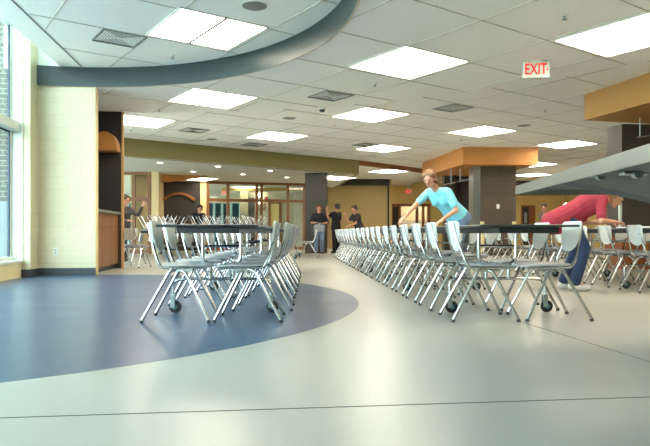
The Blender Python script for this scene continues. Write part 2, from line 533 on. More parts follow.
def grid(name, which, z, a0, b0, pitch, wd=0.016, h=0.007):
    mb = MB()
    for ax, ox, o0 in ((GA, GB, b0), (GB, GA, a0)):
        for k in range(-26, 27):
            off = o0 + k * pitch
            run = None; st = 0.06
            for i in range(-500, 620):
                p = ax * (i * st) + ox * off
                ins = region(p, which)
                if ins and run is None: run = i * st
                if (not ins) and run is not None:
                    u0, u1 = run, (i - 1) * st
                    if u1 - u0 > 0.05:
                        q = [ax * u0 + ox * (off - wd / 2), ax * u1 + ox * (off - wd / 2), ax * u1 + ox * (off + wd / 2), ax * u0 + ox * (off + wd / 2)]
                        mb.prism([(c.x, c.y, z - h) for c in q], (0, 0, h + 0.001))
                    run = None
    return struct(mb.build(name, M['grid']))


A0, B0, GP = 5.40, 5.81, 1.235
RA0, RB0 = 2.83, 7.02
grid('ceiling_grid_recess', 'recess', ZR, RA0, RB0, 1.235)
grid('ceiling_grid_band', 'band', ZB, A0, B0, GP)
grid('ceiling_grid_far', 'far', ZF, A0, B0, GP)

# ------------------------------------------------------------------ window wall on the left
struct(lbox('wall_left', M['cream'], -7, 9.56, -0.32, 0.0, 0.0, 0.24))
struct(lbox('trim_sill', M['frame_white'], -7, 9.56, -0.32, 0.025, 0.24, 0.275))
struct(lbox('wall_left_pier', M['block'], 9.56, 9.92, -0.20, 0.13, 0.0, 4.45))
struct(lbox('trim_jamb', M['frame_white'], 9.545, 9.56, -0.19, 0.02, 0.275, 4.45))
win = empty('window_1', L(2, -0.2)); struct(win)


def under(o, par):                                 # parent an object built in world space, keeping its place
    o.parent = par; o.matrix_parent_inverse = par.matrix_world.inverted() if False else Matrix.LocRotScale(par.location, par.rotation_euler, None).inverted()
    return o


tm = [9.525, 7.9, 6.3, 4.7, 3.1, 1.5, -0.1, -1.7, -3.3, -4.9, -6.5]
for k, t in enumerate(tm):
    under(lbox('mullion', M['frame_white'], t - (0.03 if k else 0.015), t + (0.03 if k else 0.02), -0.19, -0.14 if not k else -0.10, 0.275, 4.45), win)
for z0, z1 in ((2.30, 2.44), (0.275, 0.33), (3.95, 4.05)):
    under(lbox('rail', M['frame_white'], -7, 9.53, -0.23, -0.02 if z0 == 2.30 else -0.11, z0, z1), win)
under(lbox('gasket', M['frame_dark'], -7, 9.47, -0.18, -0.165, 2.27, 2.30), win)
for k in range(1):
    under(lbox('gasket', M['frame_dark'], 9.485, 9.51, -0.185, -0.155, 0.33, 4.4), win)
under(lbox('pane', M['glass'], -7, 9.47, -0.176, -0.168, 0.30, 4.42), win)

# the yellow block wall that faces us
struct(lbox('wall_block', M['block'], 9.92, 10.06, 0.0, 1.03, 0.0, ZR + 0.0))
struct(lbox('baseboard_left', M['base'], 9.905, 9.92, 0.13, 1.035, 0.0, 0.125))
struct(lbox('baseboard_pier', M['base'], 9.545, 9.56, 0.0, 0.145, 0.0, 0.125))
struct(lbox('baseboard_return', M['base'], 9.56, 9.905, 0.13, 0.145, 0.0, 0.125))
struct(lbox('trim_corner', M['beige'], 9.925, 10.06, 1.03, 1.042, 0.0, ZB))
o = empty('wall_outlet', L(9.92, 0.40, 0.40), LROT)
tag(o, 'small grey electrical outlet low on the yellow block wall', 'outlet')
MB().box(-0.037, 0.037, -0.006, 0, -0.06, 0.06, bev=0.002).build('cover_plate', M['plate'], o)
for z in (-0.03, 0.02):
    MB().box(-0.015, 0.015, -0.008, -0.005, z - 0.012, z + 0.014).build('socket', mat('socket grey', (150, 150, 142), 0.4), o)

# outdoors, seen through the left window
struct(lbox('ground_outside', M['ground_out'], -30, 30, -40, -0.32, -0.25, -0.12))
struct(lbox('wall_outside', M['brick_out'], 10.1, 10.4, -6.0, -0.32, 1.22, 4.6))
struct(lbox('wall_outside_base', M['stone_out'], 10.06, 10.4, -6.0, -0.32, -0.12, 1.22))

# ------------------------------------------------------------------ near alcove with cabinet and hood
struct(lbox('wall_alcove_back', M['darktile'], 10.02, 12.0, 0.30, 0.38, 0.0, ZB + 0.1))
struct(lbox('wall_alcove_end', M['darktile'], 12.0, 12.12, 0.30, 1.0, 0.0, ZB + 0.14))
struct(lbox('trim_post', mat('pale post wood', (196, 152, 100), 0.5), 11.995, 12.13, 1.0, 1.03, 0.0, ZB + 0.14))
cab = empty('base_cabinet', L(11.03, 0.66), LROT)
tag(cab, 'honey wood base cabinet under a grey counter, behind the yellow block wall', 'cabinet')
MB().box(-0.27, 0.27, -0.95, 0.93, 0.09, 1.06).build('carcass', M['wood'], cab)
MB().box(-0.27, 0.22, -0.95, 0.93, 0.0, 0.09).build('toe_kick', M['base'], cab)
for k in range(3):
    y0 = -0.948 + k * 0.626
    MB().box(0.27, 0.29, y0 + 0.006, y0 + 0.62, 0.10, 0.80, bev=0.003).build('door', M['wood'], cab)
    dr = MB().box(0.27, 0.29, y0 + 0.006, y0 + 0.62, 0.815, 1.05, bev=0.003).build('drawer', M['wood'], cab)
ct = lbox('worktop', M['counter'], 10.07, 11.95, 0.385, 1.0, 1.063, 1.115, bev=0.004)
tag(ct, 'grey stone worktop on the honey wood base cabinet', 'worktop')
mb = MB()
prof = [(0, 0)] + [(0.62 * sin(a), 0.28 * cos(a)) for a in [radians(x) for x in range(0, 91, 9)]]
poly = []
for k in range(25):                               # arched visor, end profile in s and z
    a = pi * k / 24
    poly.append((0.235 * cos(a), -0.17, 0.37 * max(0.0, sin(a)) ** 0.85))
mb.prism(poly, (0, 0.34, 0))
hd = mb.build('hood', M['orange'], None, smooth=False, loc=L(11.82, 0.755, 2.30), rotz=LROT)
hd.data.materials[0] = wood_mat('orange hood wood', (186, 122, 60), (206, 144, 78), 0.45)
tag(hd, 'curved orange wood hood on the dark tile beside the yellow wall', 'hood')

# ------------------------------------------------------------------ far left walls
D1 = 20.5


def x_at(px, D): return (px - CX) / F * D


xw = x_at(150, D1)
w1 = empty('window_2', (xw, D1, 0)); struct(w1)
for pxs in (118, 133.5, 149):
    x = x_at(pxs, D1); under(wbox('mullion', M['wood'], x - 0.055, x + 0.055, D1, D1 + 0.12, 0, ZL), w1)
for z0, z1 in ((0, 0.12), (1.78, 1.92), (ZL - 0.1, ZL)):
    under(wbox('rail', M['wood'], -12, xw, D1 + 0.01, D1 + 0.11, z0, z1), w1)
under(wbox('pane', M['glass'], -12, xw, D1 + 0.05, D1 + 0.056, 0.1, ZL - 0.08), w1)
struct(wbox('wall_far_pier', M['beige'], xw + 0.06, x_at(159, D1), D1 - 0.05, D1 + 0.3, 0, ZL))
struct(wbox('wall_far_return', M['beige'], xw - 0.75, xw - 0.55, D1 + 0.3, 24.3, 0, ZL))
DA = 24.3
xa0, xa1 = xw - 0.55, x_at(201, DA)
struct(wbox('wall_far_alcove', M['darktile'], xa0, xa1, DA, DA + 0.2, 0, ZL))
ar = MB()
ca = (x_at(179.5, DA)); hw, rise = 0.66, 0.26
po, pi_ = [], []
for k in range(17):
    u = -1 + k / 8
    z = 2.02 + rise * (1 - u * u)
    po.append((ca + u * hw, 0, z + 0.055)); pi_.append((ca + u * (hw - 0.05), 0, z - 0.045))
ar.prism(po + pi_[::-1], (0, -0.14, 0))
ao_ = ar.build('arch_moulding', M['wood'], loc=(0, DA, 0))
tag(ao_, 'curved wood arch moulding on the far dark tiled alcove', 'arch')
struct(wbox('wall_far_post', M['beige'], xa1, x_at(207, DA), DA - 0.15, DA + 0.2, 0, ZL))
# orange soffit patch above the far alcove
sf = MB().prism([(x_at(160, 21.4), 21.4, ZL - 0.05), (x_at(176, 21.4) + 1.0, 21.9, ZL - 0.05), (x_at(160, 24) + 0.3, 24.2, ZL - 0.05), (x_at(160, 24) - .6, 24.2, ZL - 0.05)], (0, 0, 0.05))
struct(sf.build('trim_soffit', M['orange']))

# window wall with wood mullions
W0 = V((x_at(207, 24.2), 24.2)); W1 = V((x_at(306, 25.3) + 0.5, 25.45))
dw = (W1 - W0); lw = dw.length; rw = atan2(dw.y, dw.x)
w3 = empty('window_3', (W0.x, W0.y, 0), rw); struct(w3)


def along(px):                                     # where on the window wall a pixel column falls
    k = (px - CX) / F
    u = (k * W0.y - W0.x) / (dw.x - k * dw.y)
    return u * lw


for px in (208, 228, 257, 261.7, 288, 304.5):
    x = along(px)
    MB().box(x - 0.055, x + 0.055, 0, 0.12, 0, ZL).build('mullion', M['wood'], w3)
for z0, z1 in ((0, 0.12), (1.97, 2.09), (ZL - 0.10, ZL)):
    MB().box(0, lw, 0.01, 0.11, z0, z1).build('rail', M['wood'], w3)
MB().box(0, lw, 0.05, 0.056, 0.1, ZL - 0.08).build('pane', M['glass'], w3)

# hall behind the glass
YH = 31.5
hallw = mat('dull cream hall paint', (176, 170, 142), 0.7, var=0.03, scale=2)
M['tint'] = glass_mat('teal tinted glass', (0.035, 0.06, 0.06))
struct(wbox('wall_hall', hallw, x_at(243, YH), x_at(330, YH), YH, YH + 0.15, 0, ZL))
struct(wbox('wall_hall_header', hallw, -14, x_at(243, YH), YH, YH + 0.15, 2.25, ZL))
struct(wbox('wall_hall_tile', M['tilewhite'], x_at(294, 30), x_at(327, 28), 29.8, 29.95, 0, ZL))
dfr = empty('window_4', (x_at(220, YH), YH, 0)); struct(dfr)
for px in (128, 137, 146, 196, 208, 214, 222, 231, 240):
    x = x_at(px, YH); under(wbox('mullion', mat('pale teal frame', (150, 178, 170), 0.4), x - 0.06, x + 0.06, YH, YH + 0.1, 0, 2.25), dfr)
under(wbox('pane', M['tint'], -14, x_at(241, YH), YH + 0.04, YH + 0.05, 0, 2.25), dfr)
struct(wbox('wall_hall_column', mat('dull column paint', (128, 120, 92), 0.7), x_at(240, 28), x_at(248, 28), 28, 28.4, 0, ZL))
struct(wbox('wall_hall_dark', M['darktile'], x_at(248, 28.2), x_at(254, 28.2), 28.1, 28.5, 0, 2.35))
struct(wbox('trim_hall', mat('ochre stripe', (190, 156, 82), 0.6), x_at(222, 27.2), x_at(301, 27.2), 27.2, 27.3, 2.60, 2.74))
sc = empty('wall_sconce', at_d(260.3, 198.5, YH - 0.02)); tag(sc, 'glowing wall sconce above the framed picture behind the far glass', 'lamp')
MB().box(-0.06, 0.06, -0.06, 0, -0.06, 0.06).build('bracket', M['headerdark'], sc)
MB().lathe([(0.02, 0.06), (0.1, 0.09), (0.12, 0.26), (0.02, 0.27)], (0, -0.13, 0)).build('upper_shade', M['lamp_small'], sc, True)
MB().lathe([(0.02, -0.06), (0.1, -0.09), (0.12, -0.26), (0.02, -0.27)], (0, -0.13, 0)).build('lower_shade', M['lamp_small'], sc, True)
pc = empty('framed_picture', at_d(261, 206.7, YH - 0.01)); tag(pc, 'dark framed picture on the hall wall behind the far glass', 'picture')
MB().box(-0.24, 0.24, -0.03, 0, -0.2, 0.2).build('frame', M['wood_dark'], pc)
MB().box(-0.20, 0.20, -0.035, -0.03, -0.16, 0.16).build('print', M['picture'], pc)
ld = empty('wall_display', at_d(266.2, 198.2, YH)); tag(ld, 'small dark message display with red glow beside the far sconce', 'display')
MB().box(-0.11, 0.11, -0.05, 0, -0.07, 0.07).build('housing', M['black'], ld)
MB().box(-0.06, 0.06, -0.055, -0.05, -0.03, 0.03).build('screen', emit_mat('red dots', (200, 30, 50), 0.5), ld)
d1 = empty('door_1', (x_at(275, YH), YH, 0)); struct(d1)
for px in (269.4, 280.4):
    x = x_at(px, YH) - x_at(275, YH); MB().box(x - 0.07, x + 0.07, -0.06, 0, 0, 2.35).build('jamb', M['wood'], d1)
MB().box(-0.36, 0.36, -0.06, 0, 2.22, 2.35).build('head', M['wood'], d1)
MB().box(-0.25, 0.27, -0.02, 0, 0, 2.22).build('leaf', M['tan'], d1)
MB().box(-0.22, -0.19, -0.04, -0.02, 0.98, 1.1).build('door_handle', M['chrome'], d1)
struct(wbox('wall_back_far', hallw, x_at(150, YH), x_at(196, YH), YH, YH + 0.15, 0, 2.25))


def text_mesh(body, size, extrude=0.004):
    cu = bpy.data.curves.new('txt', 'FONT'); cu.body = body; cu.size = size; cu.extrude = extrude
    cu.align_x = 'CENTER'; cu.align_y = 'CENTER'
    cu.offset = size * 0.012
    o = bpy.data.objects.new('txt', cu); COL.objects.link(o)
    dg = bpy.context.evaluated_depsgraph_get()
    me = bpy.data.meshes.new_from_object(o.evaluated_get(dg))
    bpy.data.objects.remove(o); bpy.data.curves.remove(cu)
    me.transform(Matrix.Rotation(pi / 2, 4, 'X'))
    return me


def exit_sign(loc, w_, h_, zc, label, lm, rz=0.0, arrow=True):
    e = empty('exit_sign', (loc[0], loc[1], zc), rz); tag(e, label, 'sign')
    MB().box(-w_ / 2, w_ / 2, -0.03, 0.03, -h_ / 2, h_ / 2, bev=0.006).build('housing', M['sign'], e)
    MB().box(-w_ * 0.22, w_ * 0.22, -0.03, 0.03, h_ / 2, zc * 0 + loc[2] - zc).build('canopy', M['sign'], e)
    me = text_mesh('EXIT', h_ * 0.98); me.transform(Matrix.Diagonal((0.66 * w_ / h_ / 1.55, 1, 1.0, 1))); me.transform(Matrix.Translation((-w_ * 0.03, -0.032, 0)))
    link('letters', me, lm, e)
    if arrow:
        MB().prism([(w_ * 0.40, -0.030, h_ * 0.13), (w_ * 0.45, -0.030, 0), (w_ * 0.40, -0.030, -h_ * 0.13)], (0, -0.004, 0)).build('arrow', lm, e)
    return e


p = at_z(536, 60.5, ZB)
exit_sign((p.x, p.y, ZB), 0.355, 0.225, 2.985, 'white exit sign with red letters hanging from the near ceiling', M['sign_red'], radians(-6))
p = at_d(225, 190, 29.0)
exit_sign((p.x, p.y, ZL), 0.34, 0.22, ZL - 0.16, 'small lit exit sign in the hall behind the far left glass', M['sign_red_far'], arrow=False)

# ------------------------------------------------------------------ dark column by the people
cl = struct(wbox('wall_column', M['slate'], x_at(305, 20.9), x_at(327.3, 20.9), 20.9, 21.6, 0, ZL))

# ------------------------------------------------------------------ back wall with shutter and doorway
DB = 31.0
struct(wbox('wall_back', M['tan'], -0.6, 3.02, 27.5, 27.65, 0, ZM + 0.15))
sh = empty('roller_shutter', (1.5, 27.45, 0)); tag(sh, 'tan roller shutter under a dark housing in the far back wall', 'shutter')
mb = MB()
for k in range(26):
    mb.box(-1.38, 1.34, 0.0, 0.045, k * 0.11, k * 0.11 + 0.104, bev=0.012)
mb.build('curtain', M['shutter'], sh)
MB().box(-1.45, 1.42, -0.28, 0.05, 2.87, ZM - 0.005, bev=0.02).build('housing', M['headerdark'], sh)
for x in (-1.43, 1.38):
    MB().box(x - 0.04, x + 0.04, -0.05, 0.05, 0, 2.87).build('guide', M['headerdark'], sh)
struct(wbox('wall_back_return', M['tan'], 2.96, 3.06, 27.65, DB, 0, ZM + 0.15))
dx0, dx1 = x_at(391.5, DB), x_at(429, DB)
ztop = HC + (HY - 204.5) / F * DB
struct(wbox('wall_back_left', M['tan'], 3.0, dx0, DB, DB + 0.15, 0, ZF))
struct(wbox('wall_back_over', M['tan'], dx0, dx1, DB, DB + 0.15, ztop, ZF))
struct(wbox('wall_back_right', M['tan'], dx1, 12.6, DB, DB + 0.15, 0, ZF))
d2 = empty('door_2', ((dx0 + dx1) / 2, DB, 0)); struct(d2)
hw = (dx1 - dx0) / 2
for x in (-hw, -hw + 0.42, hw - 0.62, hw - 0.3, hw):
    MB().box(x - 0.06, x + 0.06, -0.06, 0.1, 0, ztop).build('jamb', M['wood_dark'], d2)
MB().box(-hw, hw, -0.06, 0.1, ztop - 0.1, ztop + 0.03).build('head', M['wood_dark'], d2)
MB().box(-hw + 0.06, -hw + 0.36, 0.0, 0.05, 0, ztop - 0.1).build('leaf', M['headerdark'], d2)
struct(wbox('wall_passage', mat('pale passage paint', (236, 222, 186), 0.6), dx0 - 0.3, dx1 + 0.3, 33.4, 33.5, 1.42, ZF))
struct(wbox('wall_passage_tile', M['tilewhite'], dx0 - 0.3, dx1 + 0.3, 33.35, 33.45, 0, 1.42))
p = at_d(408.7, 191.5, DB - 0.06)
e = exit_sign((p.x, p.y, ZM), 0.36, 0.24, p.z, 'small glowing red exit sign on the far tan wall above the doorway', M['sign_red_far'], arrow=False)

# far right of the back wall: a dark doorway, wall lamps, tiled header
d3 = empty('door_3', (x_at(528, DB), DB, 0)); struct(d3)
MB().box(-0.36, 0.36, -0.05, 0, 0, 2.12).build('frame', M['wood_dark'], d3)
MB().box(-0.30, 0.02, -0.07, -0.05, 0, 2.05).build('leaf', M['headerdark'], d3)
MB().box(-0.22, -0.08, -0.08, -0.07, 1.2, 1.75).build('pane', mat('pale door pane', (160, 176, 170), 0.2), d3)
DH = 26.0
struct(wbox('wall_header', M['slate'], x_at(515, DH), 13.2, DH, DH + 0.3, HC + 38 / F * DH, 2.95))
struct(wbox('wall_right_far', M['tan'], 12.6, 12.75, DB - 5, DB, 0, ZF))
for k, (px, py) in enumerate(((566, 205.5), (589, 204.5), (615.5, 203))):
    lp = empty('pendant_lamp', (x_at(px, 24.5), 24.5, 0))
    z = HC + (HY - py) / F * 24.5
    MB().tube([(0, 0, z), (0, 0, ZF)], 0.006, 6).build('cord', M['black'], lp)
    MB().lathe([(0.02, z + 0.10), (0.14, z), (0.14, z - 0.03), (0.05, z - 0.035)], seg=18).build('shade', M['lamp_small'], lp, True)
    tag(lp, ('small lit pendant lamp, leftmost of the three at the far right',
             'small lit pendant lamp, middle of the three at the far right',
             'small lit pendant lamp, rightmost of the three by the slate column')[k], 'lamp', 'pendant lamps at the far right')

# ------------------------------------------------------------------ ochre canopies and slate columns
P0 = at_z(463, 147, ZF).xy; P1 = at_z(538, 147.8, ZF).xy; PB = at_z(422.6, 162.7, ZF).xy
P1b = P1 + (PB - P0)
struct(MB().prism([(p.x, p.y, 2.765) for p in (P0, P1, P1b, PB)], (0, 0, ZF - 2.765)).build('ceiling_canopy', M['orange']))
c1x0, c1x1 = x_at(480.5, 18.7), x_at(516, 18.7)
struct(wbox('wall_column_centre', M['slate_brown'], c1x0, c1x1, 18.7, 19.6, 0, 2.765))
struct(wbox('trim_column', M['steel'], x_at(473, 18.75), c1x0, 18.72, 19.3, 0, 2.765))
sw = empty('light_switch', at_d(498, 206.5, 18.7)); tag(sw, 'small pale switch plate on the brown slate column', 'switch')
MB().box(-0.045, 0.045, -0.008, 0, -0.07, 0.07, bev=0.002).build('cover_plate', M['plate'], sw)
MB().box(-0.012, 0.012, -0.016, -0.008, -0.02, 0.02).build('toggle', M['plate'], sw)
for px, lab in ((482.3, 'short cream post standing left in front of the brown slate column'), (514.2, 'short cream post standing right in front of the brown slate column')):
    g = empty('queue_post', (x_at(px, 18.3), 18.3, 0)); tag(g, lab, 'post', 'cream posts before the slate column')
    MB().box(-0.05, 0.05, -0.05, 0.05, 0.02, 1.05, bev=0.006).build('shaft', M['cream'], g)
    MB().box(-0.14, 0.14, -0.14, 0.14, 0, 0.02).build('base_plate', M['steel'], g)
# serving bay behind the centre column
bx0, bx1 = PB.x + 0.55, c1x0
struct(wbox('wall_servery', M['headerdark'], PB.x + 1.15, 5.95, 22.0, 22.15, 0, 2.765))
struct(wbox('wall_servery_pier', M['slate'], PB.x + 0.72, PB.x + 1.15, 21.7, 22.15, 0, 2.765))
sv = empty('serving_counter', (x_at(463, 20.4), 20.4, 0)); tag(sv, 'grey steel serving counter behind the brown slate column', 'counter')
MB().box(-0.35, 0.55, -0.3, 0.35, 0, 1.02).build('body', M['steel'], sv)
MB().box(-0.40, 0.60, -0.38, 0.4, 1.02, 1.06, bev=0.01).build('top', M['counter'], sv)
MB().box(-0.12, -0.02, -0.1, 0.1, 1.06, 1.20).build('till', M['beige'], sv)
for k, (px, py) in enumerate(((448, 184.5), (456, 182.5), (465, 180.5))):
    r = empty('hanging_rail', (x_at(px, 19.6 + 0.0), 19.6 - k * 0.15, 0))
    z = HC + (HY - py) / F * (19.6 - k * 0.15)
    tag(r, ('hanging steel rail furthest left in the dark serving bay', 'hanging steel rail in the middle of the dark serving bay',
            'hanging steel rail nearest the brown slate column')[k], 'rail', 'rails hanging in the serving bay')
    MB().tube([(0.1, 0, z), (0.1, 0, 2.765)], 0.012, 8).build('rod', M['steel'], r)
    MB().prism([(-0.14, -0.05, z - 0.03), (0.2, -0.05, z + 0.06), (0.2, -0.05, z + 0.09), (-0.14, -0.05, z + 0.0)], (0, 0.12, 0)).build('blade', M['chrome'], r)

# right canopy and column
Ca = at_z(584.4, 94.5, ZF).xy; Cb = at_z(650, 72.4, ZF).xy
dcb = (Cb - Ca).normalized(); Cc = Ca + dcb * 4.2
nr = V((-dcb.y, dcb.x))
if nr.x < 0: nr = -nr
poly = [Ca, Cc, Cc + nr * 4, Ca + nr * 4]
struct(MB().prism([(p.x, p.y, 2.80) for p in poly], (0, 0, ZF - 2.80)).build('ceiling_canopy_right', mat('mustard ochre paint', (176, 126, 62), 0.6, var=0.04, scale=2)))
q0 = x_at(622, 11.6)
struct(MB().box(0, 0.62, 0, 0.5, 0.62, 2.8).build('wall_column_right', M['slate'], loc=(q0, 11.6, 0), rotz=LROT))
struct(MB().box(-0.03, 3.0, -0.03, 0.53, 0, 0.62).build('wall_column_base', M['wood_dark'], loc=(q0, 11.6, 0), rotz=LROT))
struct(MB().box(-0.05, 0.0, 0, 0.04, 0.62, 1.75).build('trim_column_right', M['frame_white'], loc=(q0, 11.6, 0), rotz=LROT))
struct(MB().box(0.62, 3.0, 0.3, 0.45, 0.62, 2.8).build('wall_servery_right', M['headerdark'], loc=(q0, 11.6, 0), rotz=LROT))
r = empty('hanging_rail', (x_at(640, 11.0), 11.0, 0)); tag(r, 'thin steel rail hanging under the right ochre canopy', 'rail', None)
z = HC + (HY - 137) / F * 11.0
MB().tube([(0, 0, z), (0, 0, 2.8)], 0.01, 8).build('rod', M['steel'], r)
MB().tube([(-0.05, 0, z - 0.01), (0.7, -0.1, z + 0.1)], 0.016, 8).build('blade', M['steel'], r)

# closing walls out of view
struct(wbox('wall_closing', M['tan'], -1.2, 15, 34.6, 34.8, 0, 3.6))  # unseen wall added to stop sun leaking in behind the back wall
struct(wbox('wall_closing_side', M['tan'], -1.25, -1.1, 31.6, 34.8, 0, 3.6))  # added side piece, out of view, shuts the same sun leak
struct(wbox('wall_right', M['beige'], 15.0, 15.15, -6, 36, 0, 3.6))
struct(wbox('wall_rear', M['cream'], -4, 15, -6.2, -6.0, 0, 4.5))
struct(wbox('wall_servery_back', M['tan'], 12.75, 15, DB - 5, DB - 4.85, 0, ZF))


# ------------------------------------------------------------------ ceiling lights, vents, sprinklers, detectors
def make_light(divided=False):
    e = empty('ceiling_light')
    mb = MB(); h = 0.6175
    for x0, x1, y0, y1 in ((-h, h, -h, -h + 0.025), (-h, h, h - 0.025, h), (-h, -h + 0.025, -h, h), (h - 0.025, h, -h, h), (-0.016, 0.016, -h, h)):
        mb.box(x0, x1, y0, y1, -0.016, 0.004)
    mb.build('frame', M['lamp_frame'], e)
    if divided: MB().box(-0.02, 0.02, -h + 0.02, h - 0.02, -0.022, -0.015).build('divider', M['vent'], e)
    for s in (-1, 1):
        MB().box(min(s * 0.016, s * 0.592), max(s * 0.016, s * 0.592), -0.592, 0.592, -0.008, 0.002).build('diffuser', M['lamp'], e)
    return e


lp = make_light(); lpd = make_light(True); first = [True]; firstd = [True]


def gp(i, j, a0=A0, b0=B0, pitch=GP):
    return GA * (a0 + (i + 0.5) * pitch) + GB * (b0 + (j + 0.5) * pitch)


def put_light(p, z, label, divided=False):
    if divided:
        o = lpd if firstd[0] else copy_tree(lpd)
        firstd[0] = False
    else:
        o = lp if first[0] else copy_tree(lp)
        first[0] = False
    o.location = (p.x, p.y, z); o.rotation_euler.z = GROT
    tag(o, label, 'ceiling light', 'square ceiling lights')


for px, py, z, lab in ((206.5, 30.4, ZR, 'large square ceiling light inside the round ceiling recess'),
                       (408, 63.5, ZB, 'large square ceiling light just right of the round recess rim'),
                       (212, 98.7, ZB, 'square ceiling light just beyond the left part of the recess rim'),
                       (370, 114.9, ZF, 'square far ceiling light below and left of the one beside the recess rim'),
                       (277, 136.2, ZF, 'square ceiling light nearest in front of the olive beam'),
                       (482, 131.3, ZF, 'square ceiling light above the centre ochre canopy, left of the right canopy'),
                       (567, 144.2, ZF, 'square ceiling light between the two ochre canopies, the nearer one'),
                       (383, 148.3, ZF, 'flat ceiling light right of the olive beam end, nearest of three'),
                       (141, 121.3, ZF, 'square ceiling light behind the yellow wall above the olive beam'),
                       (534, 164.3, ZF, 'thin ceiling light behind the right end of the centre canopy, upper one'),
                       (532, 174.8, ZF, 'thin ceiling light behind the right end of the centre canopy, lower one')):
    put_light(at_z(px, py, z).xy, z, lab, px in (206.5, 212))
_p = GA * (6.69 + 0.6175) + GB * (4.53 - 0.6175)
put_light(_p, ZB, 'large square ceiling light cut by the right picture edge, above the exit sign')
put_light(at_z(389, 171.2, ZM).xy, ZM, 'thin ceiling light just beyond the red-brown ceiling step')
put_light(at_z(376, 184, ZM).xy, ZM, 'farthest thin ceiling light near the tan back wall')
put_light(at_z(197, 178.8, ZL).xy, ZL, 'thin ceiling light above the far dark alcove')
put_light(at_z(334, 177.8, ZL).xy, ZL, 'thin ceiling light beside the top of the dark column')
for (i, j), lab in {(-1, -4): 'ceiling light out of view above the camera, left', (2, -4): 'ceiling light out of view above the camera, right',
                    (4, -3): 'ceiling light out of view at the right'}.items():
    put_light(gp(i, j), ZB, lab)
put_light(V((5.2, 32.2)), ZF, 'added unseen ceiling light brightening the passage behind the far doorway')  # unseen lamp, added because the passage came out dark
for k, p in enumerate([V((-3.6, 27.6)), V((-7.5, 27.0))]):
    put_light(p, ZL, ('ceiling light in the hall behind the middle of the far glass',
                      'ceiling light in the hall behind the far dark alcove')[k])


def make_vent():
    e = empty('ceiling_vent')
    h = 0.30
    MB().box(-h, h, -h, h, 0.03, 0.034).build('duct', M['vent_dark'], e)
    mb = MB()
    for x0, x1, y0, y1 in ((-h, h, -h, -h + 0.02), (-h, h, h - 0.02, h), (-h, -h + 0.02, -h, h), (h - 0.02, h, -h, h)):
        mb.box(x0, x1, y0, y1, -0.012, 0.03)
    mb.build('frame', M['vent'], e)
    mb = MB()
    for q in range(4):                             # four fans of louvres, mitred on the diagonals
        R = Matrix.Rotation(q * pi / 2, 4, 'Z')
        for k in range(7):
            y = 0.045 + k * 0.036
            pts = [(-y, -y, -0.004), (y, -y, -0.004), (y, -y - 0.018, 0.020), (-y, -y - 0.018, 0.020)]
            P = [R @ V(c) for c in pts]
            mb.prism(P, (0, 0, 0.003))
    mb.build('louvre', M['vent'], e)
    return e


vp = make_vent(); fv = [True]


def put_vent(p, z, label):
    o = vp if fv[0] else copy_tree(vp)
    fv[0] = False
    o.location = (p.x, p.y, z - 0.002); o.rotation_euler.z = GROT
    tag(o, label, 'vent', 'square ceiling vents')


put_vent(GA * (RA0 - 0.31) + GB * (RB0 + 1.235 + 0.31), ZR, 'louvred ceiling vent inside the round recess')
for px, py, z, lab in ((330.5, 95.8, ZB, 'louvred ceiling vent just outside the round recess rim'),
                       (453, 107.8, ZF, 'louvred ceiling vent left of the light above the centre canopy'),
                       (194, 130.2, ZF, 'louvred ceiling vent above the left part of the olive beam'),
                       (366, 144.6, ZF, 'louvred ceiling vent beside the ceiling light right of the olive beam'),
                       (254, 144.5, ZF, 'louvred ceiling vent above the middle of the olive beam')):
    put_vent(at_z(px, py, z).xy, z, lab)


def make_sprinkler():
    e = empty('ceiling_sprinkler')
    MB().lathe([(0.045, 0.006), (0.042, -0.008), (0.02, -0.012)], seg=16).build('flange', M['lamp_frame'], e, True)
    MB().tube([(0, 0, -0.01), (0, 0, -0.05)], 0.012, 8).build('body', M['steel'], e)
    MB().lathe([(0.028, -0.048), (0.03, -0.052), (0.01, -0.056)], seg=14).build('deflector', M['steel'], e)
    return e


spk = make_sprinkler(); fs = [True]
for px, py, z, lab in ((172.5, 55.5, ZR, 'ceiling sprinkler inside the round recess, below its light'),
                       (374.5, 83, ZB, 'ceiling sprinkler under the light right of the recess rim'),
                       (564.5, 15, ZB, 'ceiling sprinkler nearest the top right, above the exit sign'),
                       (159, 109, ZB, 'ceiling sprinkler left, between recess rim and yellow wall'),
                       (334, 124, ZF, 'ceiling sprinkler under the far light at picture centre'),
                       (545, 109.5, ZF, 'ceiling sprinkler left of the right ochre canopy'),
                       (461, 138.5, ZF, 'ceiling sprinkler just above the centre ochre canopy'),
                       (131, 129.5, ZF, 'ceiling sprinkler beside the wood post near the yellow wall'),
                       (284, 146.2, ZF, 'ceiling sprinkler above the olive beam'),
                       (375, 156, ZF, 'ceiling sprinkler beyond the end of the olive beam')):
    o = spk if fs[0] else copy_tree(spk)
    fs[0] = False
    o.location = at_z(px, py, z); tag(o, lab, 'sprinkler', 'ceiling sprinklers')


def make_disc():
    e = empty('ceiling_speaker')
    MB().lathe([(0.15, 0), (0.148, -0.008), (0.135, -0.012), (0.02, -0.010)], seg=28).build('grille', M['vent'], e, True)
    MB().lathe([(0.16, 0), (0.16, -0.006), (0.15, -0.007)], seg=28).build('rim', M['lamp_frame'], e)
    return e


